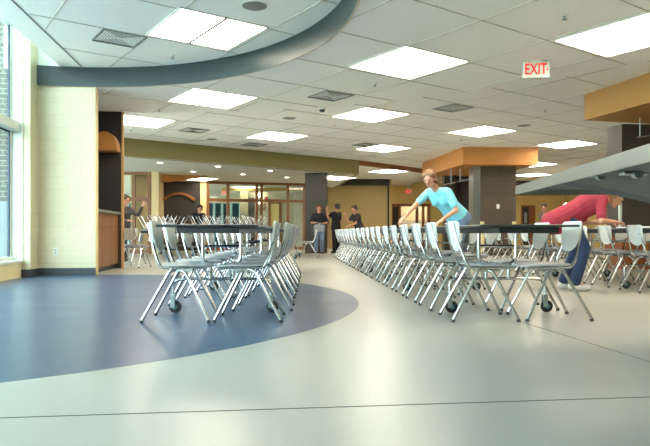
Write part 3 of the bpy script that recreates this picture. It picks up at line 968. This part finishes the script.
dsp = make_disc(); fd = [True]
for px, py, z, lab in ((254.5, 5.5, ZR, 'round ceiling speaker near the top of the round recess'),
                       (289, 118, ZF, 'round ceiling speaker left of the far central light'),
                       (524, 125.3, ZF, 'round ceiling speaker right of the light above the centre canopy'),
                       (212, 139, ZF, 'round ceiling speaker above the left of the olive beam')):
    o = dsp if fd[0] else copy_tree(dsp)
    fd[0] = False
    o.location = at_z(px, py, z); tag(o, lab, 'speaker', 'round ceiling speakers')
p = at_z(322, 108.5, ZB)
dm = empty('ceiling_dome_camera', p); tag(dm, 'small dark dome camera on the ceiling edge beside the vent', 'camera')
MB().lathe([(0.07, 0.006), (0.07, -0.02), (0.06, -0.025)], seg=20).build('base', M['lamp_frame'], dm)
MB().lathe([(0.058, -0.02), (0.055, -0.045), (0.035, -0.07), (0.01, -0.078)], seg=20).build('dome', M['black'], dm, True)
dlm = M['lamp_small']
dl = None
for k, (px, py) in enumerate(((160, 162.5), (193, 171.5), (218, 166.3), (243, 174.2), (270, 170.4), (287, 177.3))):
    if dl is None:
        dl = empty('downlight'); MB().lathe([(0.11, 0), (0.11, -0.008), (0.085, -0.01), (0.085, 0)], seg=20).build('trim_ring', M['lamp_frame'], dl)
        MB().lathe([(0.083, -0.002), (0.083, -0.006), (0.01, -0.007)], seg=20).build('lens', dlm, dl)
        o = dl
    else:
        o = copy_tree(dl)
    o.location = at_z(px, py, ZL)
    tag(o, 'small round downlight in the low ceiling, %s from the left' % ('first', 'second', 'third', 'fourth', 'fifth', 'sixth')[k], 'downlight', 'downlights behind the olive beam')


# ------------------------------------------------------------------ people
def remesh(mb, voxel, smooth=4):
    me = bpy.data.meshes.new('tmp'); mb.bm.to_mesh(me); mb.bm.free()
    o = bpy.data.objects.new('tmp', me); COL.objects.link(o)
    md = o.modifiers.new('r', 'REMESH'); md.mode = 'VOXEL'; md.voxel_size = voxel
    sm = o.modifiers.new('s', 'SMOOTH'); sm.iterations = smooth; sm.factor = 0.5
    dg = bpy.context.evaluated_depsgraph_get()
    r = bpy.data.meshes.new_from_object(o.evaluated_get(dg))
    bpy.data.objects.remove(o); bpy.data.meshes.remove(me)
    r.materials.clear()
    for p in r.polygons: p.use_smooth = True
    return r


def ik(a, c, l1, l2, pole):
    a, c = V(a), V(c); d = c - a; n = min(d.length, (l1 + l2) * 0.999); u = d.normalized()
    x = (l1 * l1 - l2 * l2 + n * n) / (2 * n); h = sqrt(max(0, l1 * l1 - x * x))
    p = V(pole); p = (p - u * p.dot(u)).normalized()
    return a + u * x + p * h, a + u * n


def hand(mb, wrist, d, side, nrm, s=1.0):
    """palm, four bent fingers, thumb from the side of the palm"""
    d = V(d).normalized(); nrm = V(nrm); nrm = (nrm - d * nrm.dot(d)).normalized(); w_ = d.cross(nrm).normalized() * side
    for k in (-1.4, -0.5, 0.5, 1.4):
        mb.cap(wrist + w_ * k * 0.013 * s, wrist + d * 0.085 * s + w_ * k * 0.019 * s, 0.014 * s, 0.0125 * s)
    for k, ln in zip((-1.5, -0.5, 0.5, 1.5), (0.062, 0.078, 0.082, 0.072)):
        b = wrist + d * 0.085 * s + w_ * k * 0.0225 * s
        m1 = b + (d * 0.9 + nrm * 0.25 + w_ * k * 0.06).normalized() * ln * 0.5 * s
        m2 = m1 + (d * 0.7 + nrm * 0.7).normalized() * ln * 0.55 * s
        mb.cap(b, m1, 0.0095 * s, 0.0088 * s); mb.cap(m1, m2, 0.0088 * s, 0.0072 * s)
    b = wrist + d * 0.025 * s + w_ * 0.024 * s
    m1 = b + (d * 0.6 + w_ * 0.8).normalized() * 0.042 * s
    m2 = m1 + (d * 0.9 + w_ * 0.25 + nrm * 0.3).normalized() * 0.034 * s
    mb.cap(b, m1, 0.0125 * s, 0.0105 * s); mb.cap(m1, m2, 0.0105 * s, 0.008 * s)


def person(base, pelvis, neck, head, face, lsh, hands_, feet, col, label, voxel=0.008, female=True, sleeve=0.5, hairlen=0.0, toes=None, shoe=(40, 38, 36), poles=((0, 0, -1), (0, 0, -1)), knee=(0, -1, 0), hem=0.0):
    """points in world space; lsh = unit vector to the figure's left"""
    e = empty('person', (base[0], base[1], 0)); tag(e, label, 'person')
    B = V((base[0], base[1], 0))
    pelvis, neck, head = V(pelvis) - B, V(neck) - B, V(head) - B
    lsh = V(lsh).normalized(); face = V(face).normalized()
    spine = (neck - pelvis); su = spine.normalized()
    fwd = lsh.cross(su).normalized()             # chest direction
    sw_ = 0.175 if female else 0.195
    sh = [neck - su * 0.07 + lsh * sw_ * k for k in (1, -1)]
    hp = [pelvis + lsh * 0.09 * k for k in (1, -1)]
    hands_ = [V(h) - B for h in hands_]; feet = [V(f) - B for f in feet]
    ul, fl_ = 0.29, 0.26
    thigh, shin = 0.445, 0.43
    body, shirt, pants = MB(), MB(), MB()
    waist = pelvis.lerp(neck, 0.38); chest = pelvis.lerp(neck, 0.70)
    # torso
    for k in (1, -1):
        for mb_, g in ((body, 0.0), (shirt, 0.014 + hem * 0.12)):
            mb_.cap(pelvis + lsh * 0.06 * k + su * (0.02 - (hem if g else 0)), waist + lsh * 0.045 * k, 0.115 + g, 0.098 + g)
            mb_.cap(waist + lsh * 0.045 * k, chest + lsh * 0.07 * k, 0.098 + g, 0.112 + g)
            mb_.cap(chest + lsh * 0.07 * k, sh[0 if k > 0 else 1] - lsh * k * 0.04, 0.105 + g, 0.062 + g)
            mb_.cap(neck - su * 0.05, sh[0 if k > 0 else 1] - lsh * k * 0.03, 0.055 + g * 0.6, 0.055 + g)
            if female: mb_.ball(chest + lsh * 0.075 * k + fwd * 0.075 - su * 0.02, 0.062 + g)
        pants.cap(pelvis + lsh * 0.05 * k + su * 0.06, pelvis + lsh * 0.07 * k - su * 0.04, 0.118, 0.128)
    body.cap(neck - su * 0.06, head - V((0, 0, 0.03)) - face * 0.03, 0.056, 0.05)
    # head with jaw, nose, brow, ears
    hu = (head - neck).normalized(); hu = (hu * 0.6 + V((0, 0, 1)) * 0.4); hu = (hu - face * hu.dot(face)).normalized(); hl = hu.cross(face).normalized()
    body.ball(head + hu * 0.03 - face * 0.012, 0.088, (0.95, 1.0, 1.05))
    body.ball(head + face * 0.015, 0.074)
    body.cap(head - hu * 0.045 + face * 0.03, head - hu * 0.075 + face * 0.055, 0.052, 0.03)
    body.cap(head + hu * 0.012 + face * 0.085, head - hu * 0.022 + face * 0.102, 0.010, 0.014)
    body.cap(head + hu * 0.03 + face * 0.07 + hl * 0.035, head + hu * 0.03 + face * 0.07 - hl * 0.035, 0.014, 0.014)
    for k in (1, -1):
        body.ball(head + hl * k * 0.085 - face * 0.005 + hu * 0.005, 0.022, (0.8, 1, 1.3))
    # arms
    for i, k in ((0, 1), (1, -1)):
        el, wr = ik(sh[i], hands_[i], ul, fl_, poles[i])
        body.cap(sh[i], el, 0.047, 0.038); body.cap(el, wr, 0.038, 0.026)
        g = sh[i].lerp(el, min(1, sleeve * 1.6))
        pass; shirt.cap(sh[i], g, 0.064, 0.056 if sleeve < 0.7 else 0.05)
        if sleeve >= 0.7: shirt.cap(g, el.lerp(wr, 0.9), 0.05, 0.038)
        d_ = (wr - el)
        hand(body, wr, d_, k, V((0, 0, -1)) if abs(d_.normalized().z) < 0.8 else lsh * -k)
    # legs
    toes = toes or face
    tf = V((toes[0], toes[1], 0)).normalized()
    shoes = []
    for i, k in ((0, 1), (1, -1)):
        ank = feet[i] + V((0, 0, 0.085))
        kn, ank = ik(hp[i], ank, thigh, shin, knee)
        body.cap(hp[i], kn, 0.085, 0.055); body.cap(kn, kn.lerp(ank, 0.35) - tf * 0.01, 0.055, 0.054); body.cap(kn.lerp(ank, 0.35) - tf * 0.01, ank, 0.054, 0.036)
        body.cap(ank, V((ank.x, ank.y, 0.045)) + tf * 0.12, 0.036, 0.028)
        pants.cap(hp[i], kn, 0.104, 0.074); pants.cap(kn, V((ank.x, ank.y, 0.115)), 0.074, 0.066)
        so = MB(); a_ = V((ank.x, ank.y, 0.0))
        so.cap(a_ - tf * 0.04 + V((0, 0, 0.048)), a_ + tf * 0.05 + V((0, 0, 0.045)), 0.045, 0.044); so.cap(a_ + tf * 0.05 + V((0, 0, 0.045)), a_ + tf * 0.15 + V((0, 0, 0.036)), 0.044, 0.034)
        me = remesh(so, 0.01, 2)
        for v_ in me.vertices: v_.co.z = max(v_.co.z, 0.002)
        shoes.append(me)
    link('body', remesh(body, voxel * 0.8, 3), M['skin'], e)
    link('shirt', remesh(shirt, voxel * 1.2, 5), mat('shirt cloth', col['shirt'], 0.85, var=0.06, scale=18, bump=0.2), e)
    link('trousers', remesh(pants, voxel * 1.2, 5), mat('trouser cloth', col['pants'], 0.85, var=0.08, scale=18, bump=0.2), e)
    sm_ = mat('shoe', shoe, 0.5)
    for me in shoes: link('shoe', me, sm_, e)
    hm = mat('hair', col['hair'], 0.6, var=0.25, scale=40, bump=0.3)
    hb = MB()
    hb.ball(head + hu * 0.052 - face * 0.034, 0.099, (1.0, 1.0, 1.0))
    for k in (1, -1): hb.cap(head + hu * 0.07 + hl * k * 0.05 + face * 0.01, head + hl * k * 0.075 - face * 0.05 - hu * (0.01 + hairlen), 0.05, 0.038)
    hb.cap(head + hu * 0.02 - face * 0.06, head - face * 0.075 - hu * (0.03 + hairlen), 0.075, 0.05)
    link('hair', remesh(hb, voxel, 3), hm, e)
    for k in (1, -1):
        MB().ball(head + hu * 0.012 + face * 0.083 + hl * k * 0.032, 0.0095).build('eye', M['eye'], e, True)
    MB().ball(head - hu * 0.047 + face * 0.083, 0.02, (1, 1, 0.35)).build('mouth', M['lip'], e, True)
    return e


person((2.0, 9.02), (1.98, 9.02, 0.95), (1.62, 8.86, 1.345), (1.52, 8.76, 1.475), (-0.55, -0.76, -0.34), (0.70, -0.72, -0.02),
       ((1.68, 8.62, 0.89), (1.10, 8.78, 0.875)), ((2.02, 8.92, 0), (2.06, 9.20, 0)),
       {'shirt': (128, 208, 226), 'pants': (96, 120, 150), 'hair': (128, 92, 62)},
       'person in a light blue short sleeved top leaning over the right row of tables', 0.007, True, 0.45, 0.03,
       poles=((0.7, 0.2, 0.3), (-0.1, 0.9, 0.3)), toes=(-1, -0.4, 0), knee=(-1, 0, 0))
person((3.0, 7.42), (2.96, 7.42, 0.90), (3.37, 7.38, 1.13), (3.54, 7.36, 1.13), (0.72, -0.1, -0.68), (0.08, 0.99, 0.0),
       ((3.50, 7.58, 0.83), (3.46, 7.20, 0.83)), ((2.99, 7.54, 0), (3.02, 7.28, 0)),
       {'shirt': (152, 40, 58), 'pants': (40, 58, 92), 'hair': (150, 110, 60)},
       'person in a red shirt and blue jeans bending towards the right edge row', 0.007, False, 0.5, 0.0, shoe=(222, 222, 218),
       poles=((-0.5, 0.5, -0.5), (-0.5, -0.5, -0.5)), toes=(1, -0.1, 0), knee=(1, 0, 0), hem=0.17)
# the three by the dark column
person((-0.2, 20.25), (-0.2, 20.25, 0.90), (-0.2, 20.25, 1.38), (-0.2, 20.21, 1.52), (0.1, -1, -0.08), (1, 0, 0),
       ((-0.10, 20.02, 1.02), (-0.30, 20.02, 1.04)), ((-0.10, 20.25, 0), (-0.30, 20.25, 0)),
       {'shirt': (30, 30, 34), 'pants': (112, 132, 164), 'hair': (92, 62, 44)},
       'person in black top and light jeans standing before the dark column', 0.010, True, 0.6, 0.03, poles=((0.7, 0.4, -0.4), (-0.7, 0.4, -0.4)))
bag = empty('handbag', (-0.19, 19.85, 0.90)); tag(bag, 'grey bag held at the waist by the person in light jeans', 'bag')
MB().box(-0.17, 0.17, -0.05, 0.05, -0.16, 0.08, bev=0.03).build('body', mat('grey bag cloth', (140, 146, 152), 0.7), bag, True)
MB().tube(fillet([(-0.1, 0, 0.07), (-0.08, 0.0, 0.15), (0.08, 0.0, 0.15), (0.1, 0, 0.07)], 0.04), 0.01, 8).build('handle', mat('dark strap', (60, 60, 66), 0.7), bag)
person((0.38, 20.9), (0.38, 20.9, 0.92), (0.38, 20.9, 1.44), (0.41, 20.92, 1.59), (-0.6, 0.8, 0), (-0.7, -0.7, 0),
       ((0.07, 20.55, 1.46), (0.50, 21.0, 0.80)), ((0.32, 20.85, 0), (0.45, 21.0, 0)),
       {'shirt': (24, 24, 27), 'pants': (26, 27, 30), 'hair': (60, 46, 36)},
       'person all in black standing right of the dark column with one arm raised', 0.010, False, 0.4, 0.0, poles=((0, 0, -1), (1, 0, 0)))
person((1.15, 20.7), (1.17, 20.7, 0.92), (1.03, 20.55, 1.36), (0.99, 20.45, 1.50), (-0.7, -0.6, -0.3), (0.5, -0.8, 0),
       ((0.82, 20.25, 0.95), (0.70, 20.62, 1.30)), ((1.15, 20.6, 0), (1.23, 20.8, 0)),
       {'shirt': (48, 44, 44), 'pants': (60, 56, 54), 'hair': (70, 54, 42)},
       'person in a dark top stooping beside the tan shutter', 0.010, True, 0.4, 0.0)
# left background
person((-4.42, 21.0), (-4.42, 21.0, 0.92), (-4.38, 20.95, 1.40), (-4.34, 20.9, 1.54), (0.5, -0.85, -0.15), (0.86, 0.5, 0),
       ((-4.2, 20.7, 1.0), (-4.55, 20.7, 1.0)), ((-4.34, 21.0, 0), (-4.52, 21.0, 0)),
       {'shirt': (28, 30, 36), 'pants': (40, 40, 44), 'hair': (34, 28, 26)},
       'person with dark hair and dark top standing before the far alcove', 0.010, True, 0.5, 0.02)
person((-4.98, 14.9), (-4.98, 14.9, 0.92), (-4.92, 14.85, 1.36), (-4.88, 14.8, 1.5), (0.9, -0.4, -0.1), (0.4, 0.9, 0),
       ((-4.50, 14.85, 1.36), (-4.75, 14.55, 1.0)), ((-4.95, 15.0, 0), (-5.0, 14.78, 0)),
       {'shirt': (70, 66, 66), 'pants': (60, 56, 58), 'hair': (70, 54, 44)},
       'person in a grey top behind the wood post, arm stretched to the right', 0.010, True, 0.9, 0.0)
person((7.28, 20.0), (7.28, 20.0, 0.92), (7.28, 20.0, 1.38), (7.24, 19.95, 1.53), (-0.8, -0.6, -0.2), (0.6, -0.8, 0),
       ((7.0, 19.8, 0.98), (7.3, 19.7, 0.98)), ((7.2, 20.05, 0), (7.36, 19.95, 0)),
       {'shirt': (150, 132, 120), 'pants': (60, 56, 60), 'hair': (84, 66, 56)},
       'person in a beige top standing far off right of the slate column', 0.010, True, 0.5, 0.0)

# ------------------------------------------------------------------ chairs
def make_chair():
    e = empty('school_chair')
    # seat: dished shell, rounded outline
    mb = MB(); bm = mb.bm; nu, nv = 12, 12
    top = {}; bot = {}

    def sp_(u, v):
        # square -> rounded square
        x, y = u, v
        k = 0.22
        return x * sqrt(1 - k * y * y), y * sqrt(1 - k * x * x)
    for i in range(nu + 1):
        for j in range(nv + 1):
            u, v = -1 + 2 * i / nu, -1 + 2 * j / nv
            a_, c_ = sp_(u, v)
            x = 0.0 + a_ * 0.193; y = c_ * 0.212
            z = 0.452 - 0.016 * (1 - a_ * a_) * (1 - c_ * c_) - 0.028 * max(0, a_ - 0.55) ** 1.5 * 1.6 + 0.008 * max(0, -a_ - 0.5)
            top[i, j] = bm.verts.new((x, y, z)); bot[i, j] = bm.verts.new((x, y, z - 0.011))
    for i in range(nu):
        for j in range(nv):
            bm.faces.new((top[i, j], top[i + 1, j], top[i + 1, j + 1], top[i, j + 1]))
            bm.faces.new((bot[i, j], bot[i, j + 1], bot[i + 1, j + 1], bot[i + 1, j]))
    rim = [(i, 0) for i in range(nu)] + [(nu, j) for j in range(nv)] + [(i, nv) for i in range(nu, 0, -1)] + [(0, j) for j in range(nv, 0, -1)]
    for q in range(len(rim)):
        r, s = rim[q], rim[(q + 1) % len(rim)]
        bm.faces.new((top[r], bot[r], bot[s], top[s]))
    mb.build('seat', M['chair_seat'], e, True)
    # backrest: shield shaped, gently curved
    mb = MB(); bm = mb.bm; nr_, nc = 16, 12
    fr, bk = {}, {}
    for i in range(nr_ + 1):
        v = i / nr_
        vv = 0.012 + v * 0.976
        hw_ = 0.134 + 0.036 * vv
        if vv < 0.5: hw_ *= (1 - (1 - vv / 0.5) ** 2.4) ** 0.5
        if vv > 0.84: hw_ *= (1 - ((vv - 0.84) / 0.16) ** 3 * 0.30)
        for j in range(nc + 1):
            u = -1 + 2 * j / nc
            y = u * hw_
            z = 0.548 + vv * 0.252
            x = -0.228 - (z - 0.55) * 0.21 + 0.55 * y * y - 0.012 * (1 - (2 * vv - 1) ** 2)
            fr[i, j] = bm.verts.new((x, y, z)); bk[i, j] = bm.verts.new((x - 0.013, y * 0.985, z))
    for i in range(nr_):
        for j in range(nc):
            bm.faces.new((fr[i, j], fr[i, j + 1], fr[i + 1, j + 1], fr[i + 1, j]))
            bm.faces.new((bk[i, j], bk[i + 1, j], bk[i + 1, j + 1], bk[i, j + 1]))
    rim = [(i, 0) for i in range(nr_)] + [(nr_, j) for j in range(nc)] + [(i, nc) for i in range(nr_, 0, -1)] + [(0, j) for j in range(nc, 0, -1)]
    for q in range(len(rim)):
        r, s = rim[q], rim[(q + 1) % len(rim)]
        bm.faces.new((fr[r], bk[r], bk[s], fr[s]))
    bko = mb.build('backrest', M['chair_back'], e, True)
    for y, z in ((-0.135, 0.74), (0.135, 0.74), (-0.12, 0.63), (0.12, 0.63)):
        pass
    for s in (-1, 1):
        pts = [(-0.304, s * 0.102, 0.782), (-0.277, s * 0.122, 0.66), (-0.216, s * 0.165, 0.475), (-0.185, s * 0.165, 0.427), (-0.08, s * 0.165, 0.424), (0.17, s * 0.16, 0.424)]
        MB().tube(fillet(pts, 0.05), 0.0112, 10).build('back_frame', M['chrome'], e, True)
        for (pts, f_) in (([(-0.055, s * 0.155, 0.416), (-0.115, s * 0.175, 0.405), (-0.330, s * 0.215, 0.012)], -1), ([(-0.065, s * 0.14, 0.408), (0.0, s * 0.175, 0.398), (0.194, s * 0.215, 0.012)], 1)):
            lg = MB().tube(fillet(pts, 0.04), 0.0125, 10).build('leg', M['chrome'], e, True)
            q = V(pts[-1]); dd = (q - V(pts[-2])).normalized()
            MB().tube([q - dd * 0.012, V((q.x + dd.x * 0.006, q.y, 0.001))], 0.0155, 10).build('glide', M['glide'], lg)
    MB().box(-0.10, 0.06, -0.17, -0.12, 0.395, 0.428, bev=0.004).build('bracket', M['steel'], e)
    MB().box(-0.10, 0.06, 0.12, 0.17, 0.395, 0.428, bev=0.004).build('bracket', M['steel'], e)
    MB().tube([(-0.03, -0.15, 0.408), (-0.03, 0.15, 0.408)], 0.011, 8).build('crossbar', M['chrome'], e)
    return e


# ------------------------------------------------------------------ tables
TL, THW = 3.36, 0.385


def make_table():
    e = empty('folding_table')
    mb = MB()
    mb.box(-THW, THW, 0, TL, 0.745, 0.765, bev=0.008)
    mb.build('tabletop', M['table_top'], e)
    mb = MB()
    mb.box(-THW + 0.15, THW - 0.15, 0.03, TL - 0.03, 0.698, 0.745, bev=0.004)
    mb.build('apron', M['table_edge'], e)
    for y, sgn in ((0.735, -1), (2.745, 1)):
        for s in (-1, 1):
            MB().tube(fillet([(s * 0.165, y, 0.70), (s * 0.165, y, 0.47), (s * 0.10, y, 0.40), (s * 0.10, y, 0.30)], 0.05), 0.0165, 12).build('leg', M['chrome'], e, True)
        MB().tube([(-0.165, y, 0.585), (0.165, y, 0.585)], 0.011, 8).build('crossbar', M['chrome'], e)
        MB().tube(fillet([(-0.425, y, 0.16), (-0.425, y, 0.285), (-0.30, y, 0.30), (0.30, y, 0.30), (0.425, y, 0.285), (0.425, y, 0.16)], 0.05), 0.013, 10).build('base_bar', M['chrome'], e, True)
        for s in (-1, 1):
            cs = MB().box(s * 0.425 - 0.02, s * 0.425 + 0.02, y - 0.026, y - 0.018, 0.05, 0.15, bev=0.002).box(s * 0.425 - 0.02, s * 0.425 + 0.02, y + 0.018, y + 0.026, 0.05, 0.15, bev=0.002).box(s * 0.425 - 0.022, s * 0.425 + 0.022, y - 0.026, y + 0.026, 0.142, 0.165, bev=0.004).build('caster', M['steel'], e)
            MB().lathe([(0.02, -0.016), (0.05, -0.014), (0.054, -0.006), (0.054, 0.006), (0.05, 0.014), (0.02, 0.016)], (s * 0.425 + 0.018, y, 0.0555), 'Y', 22).build('wheel', M['black'], cs, True)
            MB().lathe([(0.022, -0.019), (0.022, 0.019)], (s * 0.425 + 0.018, y, 0.0555), 'Y', 14).build('hub', M['hub'], cs)
    MB().tube([(0, 0.735, 0.585), (0, 2.745, 0.585)], 0.011, 8).build('brace', M['steel'], e)
    return e


chair0 = make_chair(); table0 = make_table()
used = {'c': False, 't': False}
ORD = ['first', 'second', 'third', 'fourth', 'fifth', 'sixth', 'seventh', 'eighth', 'ninth', 'tenth', 'eleventh', 'twelfth',
       'thirteenth', 'fourteenth', 'fifteenth', 'sixteenth', 'seventeenth', 'eighteenth', 'nineteenth', 'twentieth']


def put_chair(x, y, rz, label, group, flip=False, z=0.0):
    o = copy_tree(chair0) if used['c'] else chair0
    used['c'] = True
    o.location = (x, y, z); o.rotation_euler = ((pi if flip else 0), 0, rz)
    tag(o, label, 'chair', group)
    return o


def put_table(x, y, rz, label, group):
    o = copy_tree(table0) if used['t'] else table0
    used['t'] = True
    o.location = (x, y, 0); o.rotation_euler = (0, 0, rz)
    tag(o, label, 'table', group)
    return o


def row(x0, y0, ang, ntab, lists, tlabel, side_txt, rowtxt, tgroup, gap=0.206, pull=lambda side, k: 0.012):
    th = radians(ang)
    R = Matrix.Rotation(th, 2)
    for k in range(ntab):
        p = V((x0, y0)) + R @ V((0, k * 3.42))
        put_table(p.x, p.y, th, tlabel[k], tgroup)
    for side, idx in zip((-1, 1), lists):
        for n_, k in enumerate(idx):
            l = 0.40 + 0.67 * (k % 5) + 3.42 * (k // 5)
            j1, j2, j3 = random.uniform(0, 0.014), random.uniform(-0.02, 0.02), random.uniform(-0.8, 0.8)
            p = V((x0, y0)) + R @ V((side * (gap + j1 + pull(side, k)), l + j2))
            lab = 'pale-backed chrome chair, %s from near end, %s of the %s' % (ORD[n_], side_txt[0 if side < 0 else 1], rowtxt)
            put_chair(p.x, p.y, th + (0 if side < 0 else pi) + radians(j3), lab, 'chairs on the %s of the %s' % (side_txt[0 if side < 0 else 1], rowtxt))


row(-0.888, 4.53, 0.9, 2, [range(9), range(9)], ['black folding table nearest in the left row over the blue floor', 'black folding table second in the left row over the blue floor'],
    ('window side', 'aisle side'), 'left row', 'tables of the left row', pull=lambda side, k: 0.0 if k == 0 else 0.062 - 0.005 * k)
row(1.555, 4.56, 3.3, 4, [range(19), [0, 1, 3, 4, 5, 7, 8, 9, 10, 11, 12, 13, 14]],
    ['black folding table nearest in the long right row', 'black folding table second from the front in the long right row',
     'black folding table third from the front in the long right row', 'farthest black folding table of the long right row'],
    ('aisle side', 'far side'), 'long right row', 'tables of the long right row', pull=lambda side, k: (0.004 if side < 0 else 0.026) if k == 0 else (0.018 if side < 0 else 0.046))
row(4.22, 6.85, 3.3, 2, [range(9), range(8)], ['black folding table nearest in the row at the right edge', 'black folding table second in the row at the right edge'],
    ('left side', 'right side'), 'right edge row', 'tables of the right edge row')

# far tables with chairs turned upside down on top
for q, (cx_, nm) in enumerate(((-4.95, 'leftmost'), (-3.45, 'middle'), (-2.35, 'rightmost'))):
    y0 = 16.9
    put_table(cx_, y0, 0, 'far black table under upturned chairs, %s of three before the glass wall' % nm, 'far tables under upturned chairs')
    for k in range(6):
        sd = -1 if k % 2 else 1
        put_chair(cx_ + sd * 0.192, y0 + 0.35 + k * 0.5, 0 if sd < 0 else pi,
                  'upturned chrome chair, %s from the front on the %s far table' % (ORD[k], nm), 'upturned chairs on far tables', True, 0.766 + 0.462)
# a few chairs of the far tables
for k, (x, y, rz, lab) in enumerate(((-0.53, 17.2, pi, 'far chair near the dark column, in front of its left edge, nearer one'),
                                     (-0.55, 18.1, pi, 'far chair near the dark column, in front of its left edge, farther one'),
                                     (-3.86, 12.35, radians(80), 'lone chair standing just beyond the honey wood cabinet'),
                                     (-4.35, 13.6, radians(70), 'chair behind the lone chair beyond the wood cabinet'))):
    put_chair(x, y, rz, lab, None)
put_table(-1.25, 15.6, 0, 'far black folding table left of the aisle before the dark column', None)

# ------------------------------------------------------------------ raised table end at the right
rt = empty('raised_table', (1.95, 2.6, 0)); tag(rt, 'raised grey metal edged tabletop jutting in from the right edge', 'table')
DT = 3.77; t_ = 0.05
TA = at_d(517.5, 186.5, DT); DN = 1.78; TBn = at_d(650, 145.8, DN)
ez = (TA.z + TBn.z) / 2
ed = V((TBn.x - TA.x, TBn.y - TA.y, 0)); ed2 = ed * 1.05
wv = V((1.5, 0.10, 0))
mk = lambda v: v - V(rt.location)
A_, B_ = V((TA.x, TA.y, TA.z)), V((TA.x + ed2.x, TA.y + ed2.y, TBn.z))
top = [A_, B_, B_ + wv, A_ + wv]
MB().prism([mk(p) for p in top], (0, 0, -0.018)).build('tabletop', M['under_steel'], rt)
dn = (B_ - A_).normalized(); nn_ = V((0, 0, 1)).cross(dn).normalized() * 0.012
if nn_.x > 0: nn_ = -nn_
mb = MB()
mb.prism([mk(p) for p in (A_ + V((0, 0, 0.002)), B_ + V((0, 0, 0.002)), B_ + V((0, 0, -t_)), A_ + V((0, 0, -t_)))], nn_)
mb.build('edge_band', M['steel'], rt)
mb = MB()
mb.prism([mk(p) for p in (A_ + V((0, 0.001, 0.002)), A_ + wv + V((0, 0.001, 0.002)), A_ + wv + V((0, 0.001, -t_)), A_ + V((0, 0.001, -t_)))], (0, 0.012, 0))
mb.build('end_band', M['steel'], rt)
# folding leaf that slopes down behind the band
fr_ = (558 - 517) / 133.0
u1 = 0.46
p1 = A_.lerp(B_, u1) + V((0.015, 0, -t_ + 0.004)); p3 = B_ + V((0.015, 0, -t_ + 0.004))
p2 = at_d(650, 203, 2.75); dir2 = (p2 - p1); p2 = p1 + dir2 * 1.9
p4 = p3 + V((1.1, 0.0, -0.12))
mb = MB(); mb.prism([mk(p) for p in (p1, p3, p4, p2)], (0.004, 0.012, 0.012)); mb.build('folding_leaf', M['under_steel'], rt)
for fx, px, py in ((0, 598, 175.2), (0, 634, 172.8)):
    c = at_d(px, py, 2.35 if px < 620 else 2.1)
    m_ = mk(c)
    mb = MB(); mb.box(m_.x - 0.045, m_.x + 0.045, m_.y - 0.02, m_.y + 0.02, m_.z - 0.008, m_.z + 0.002, bev=0.002); mb.lathe([(0.016, -0.012), (0.016, 0.012)], (m_.x, m_.y - 0.02, m_.z - 0.006), 'Y', 14)
    mb.build('hinge', M['steel'], rt)
for x, y in ((0.05, -0.55), (0.05, 0.85), (0.55, -0.55), (0.55, 0.85)):
    MB().tube([(x, y, 0.0), (x, y, ez - 0.02)], 0.016, 10).build('leg', M['chrome'], rt)
MB().tube([(0.05, -0.55, 0.3), (0.05, 0.85, 0.3)], 0.012, 8).build('crossbar', M['chrome'], rt)
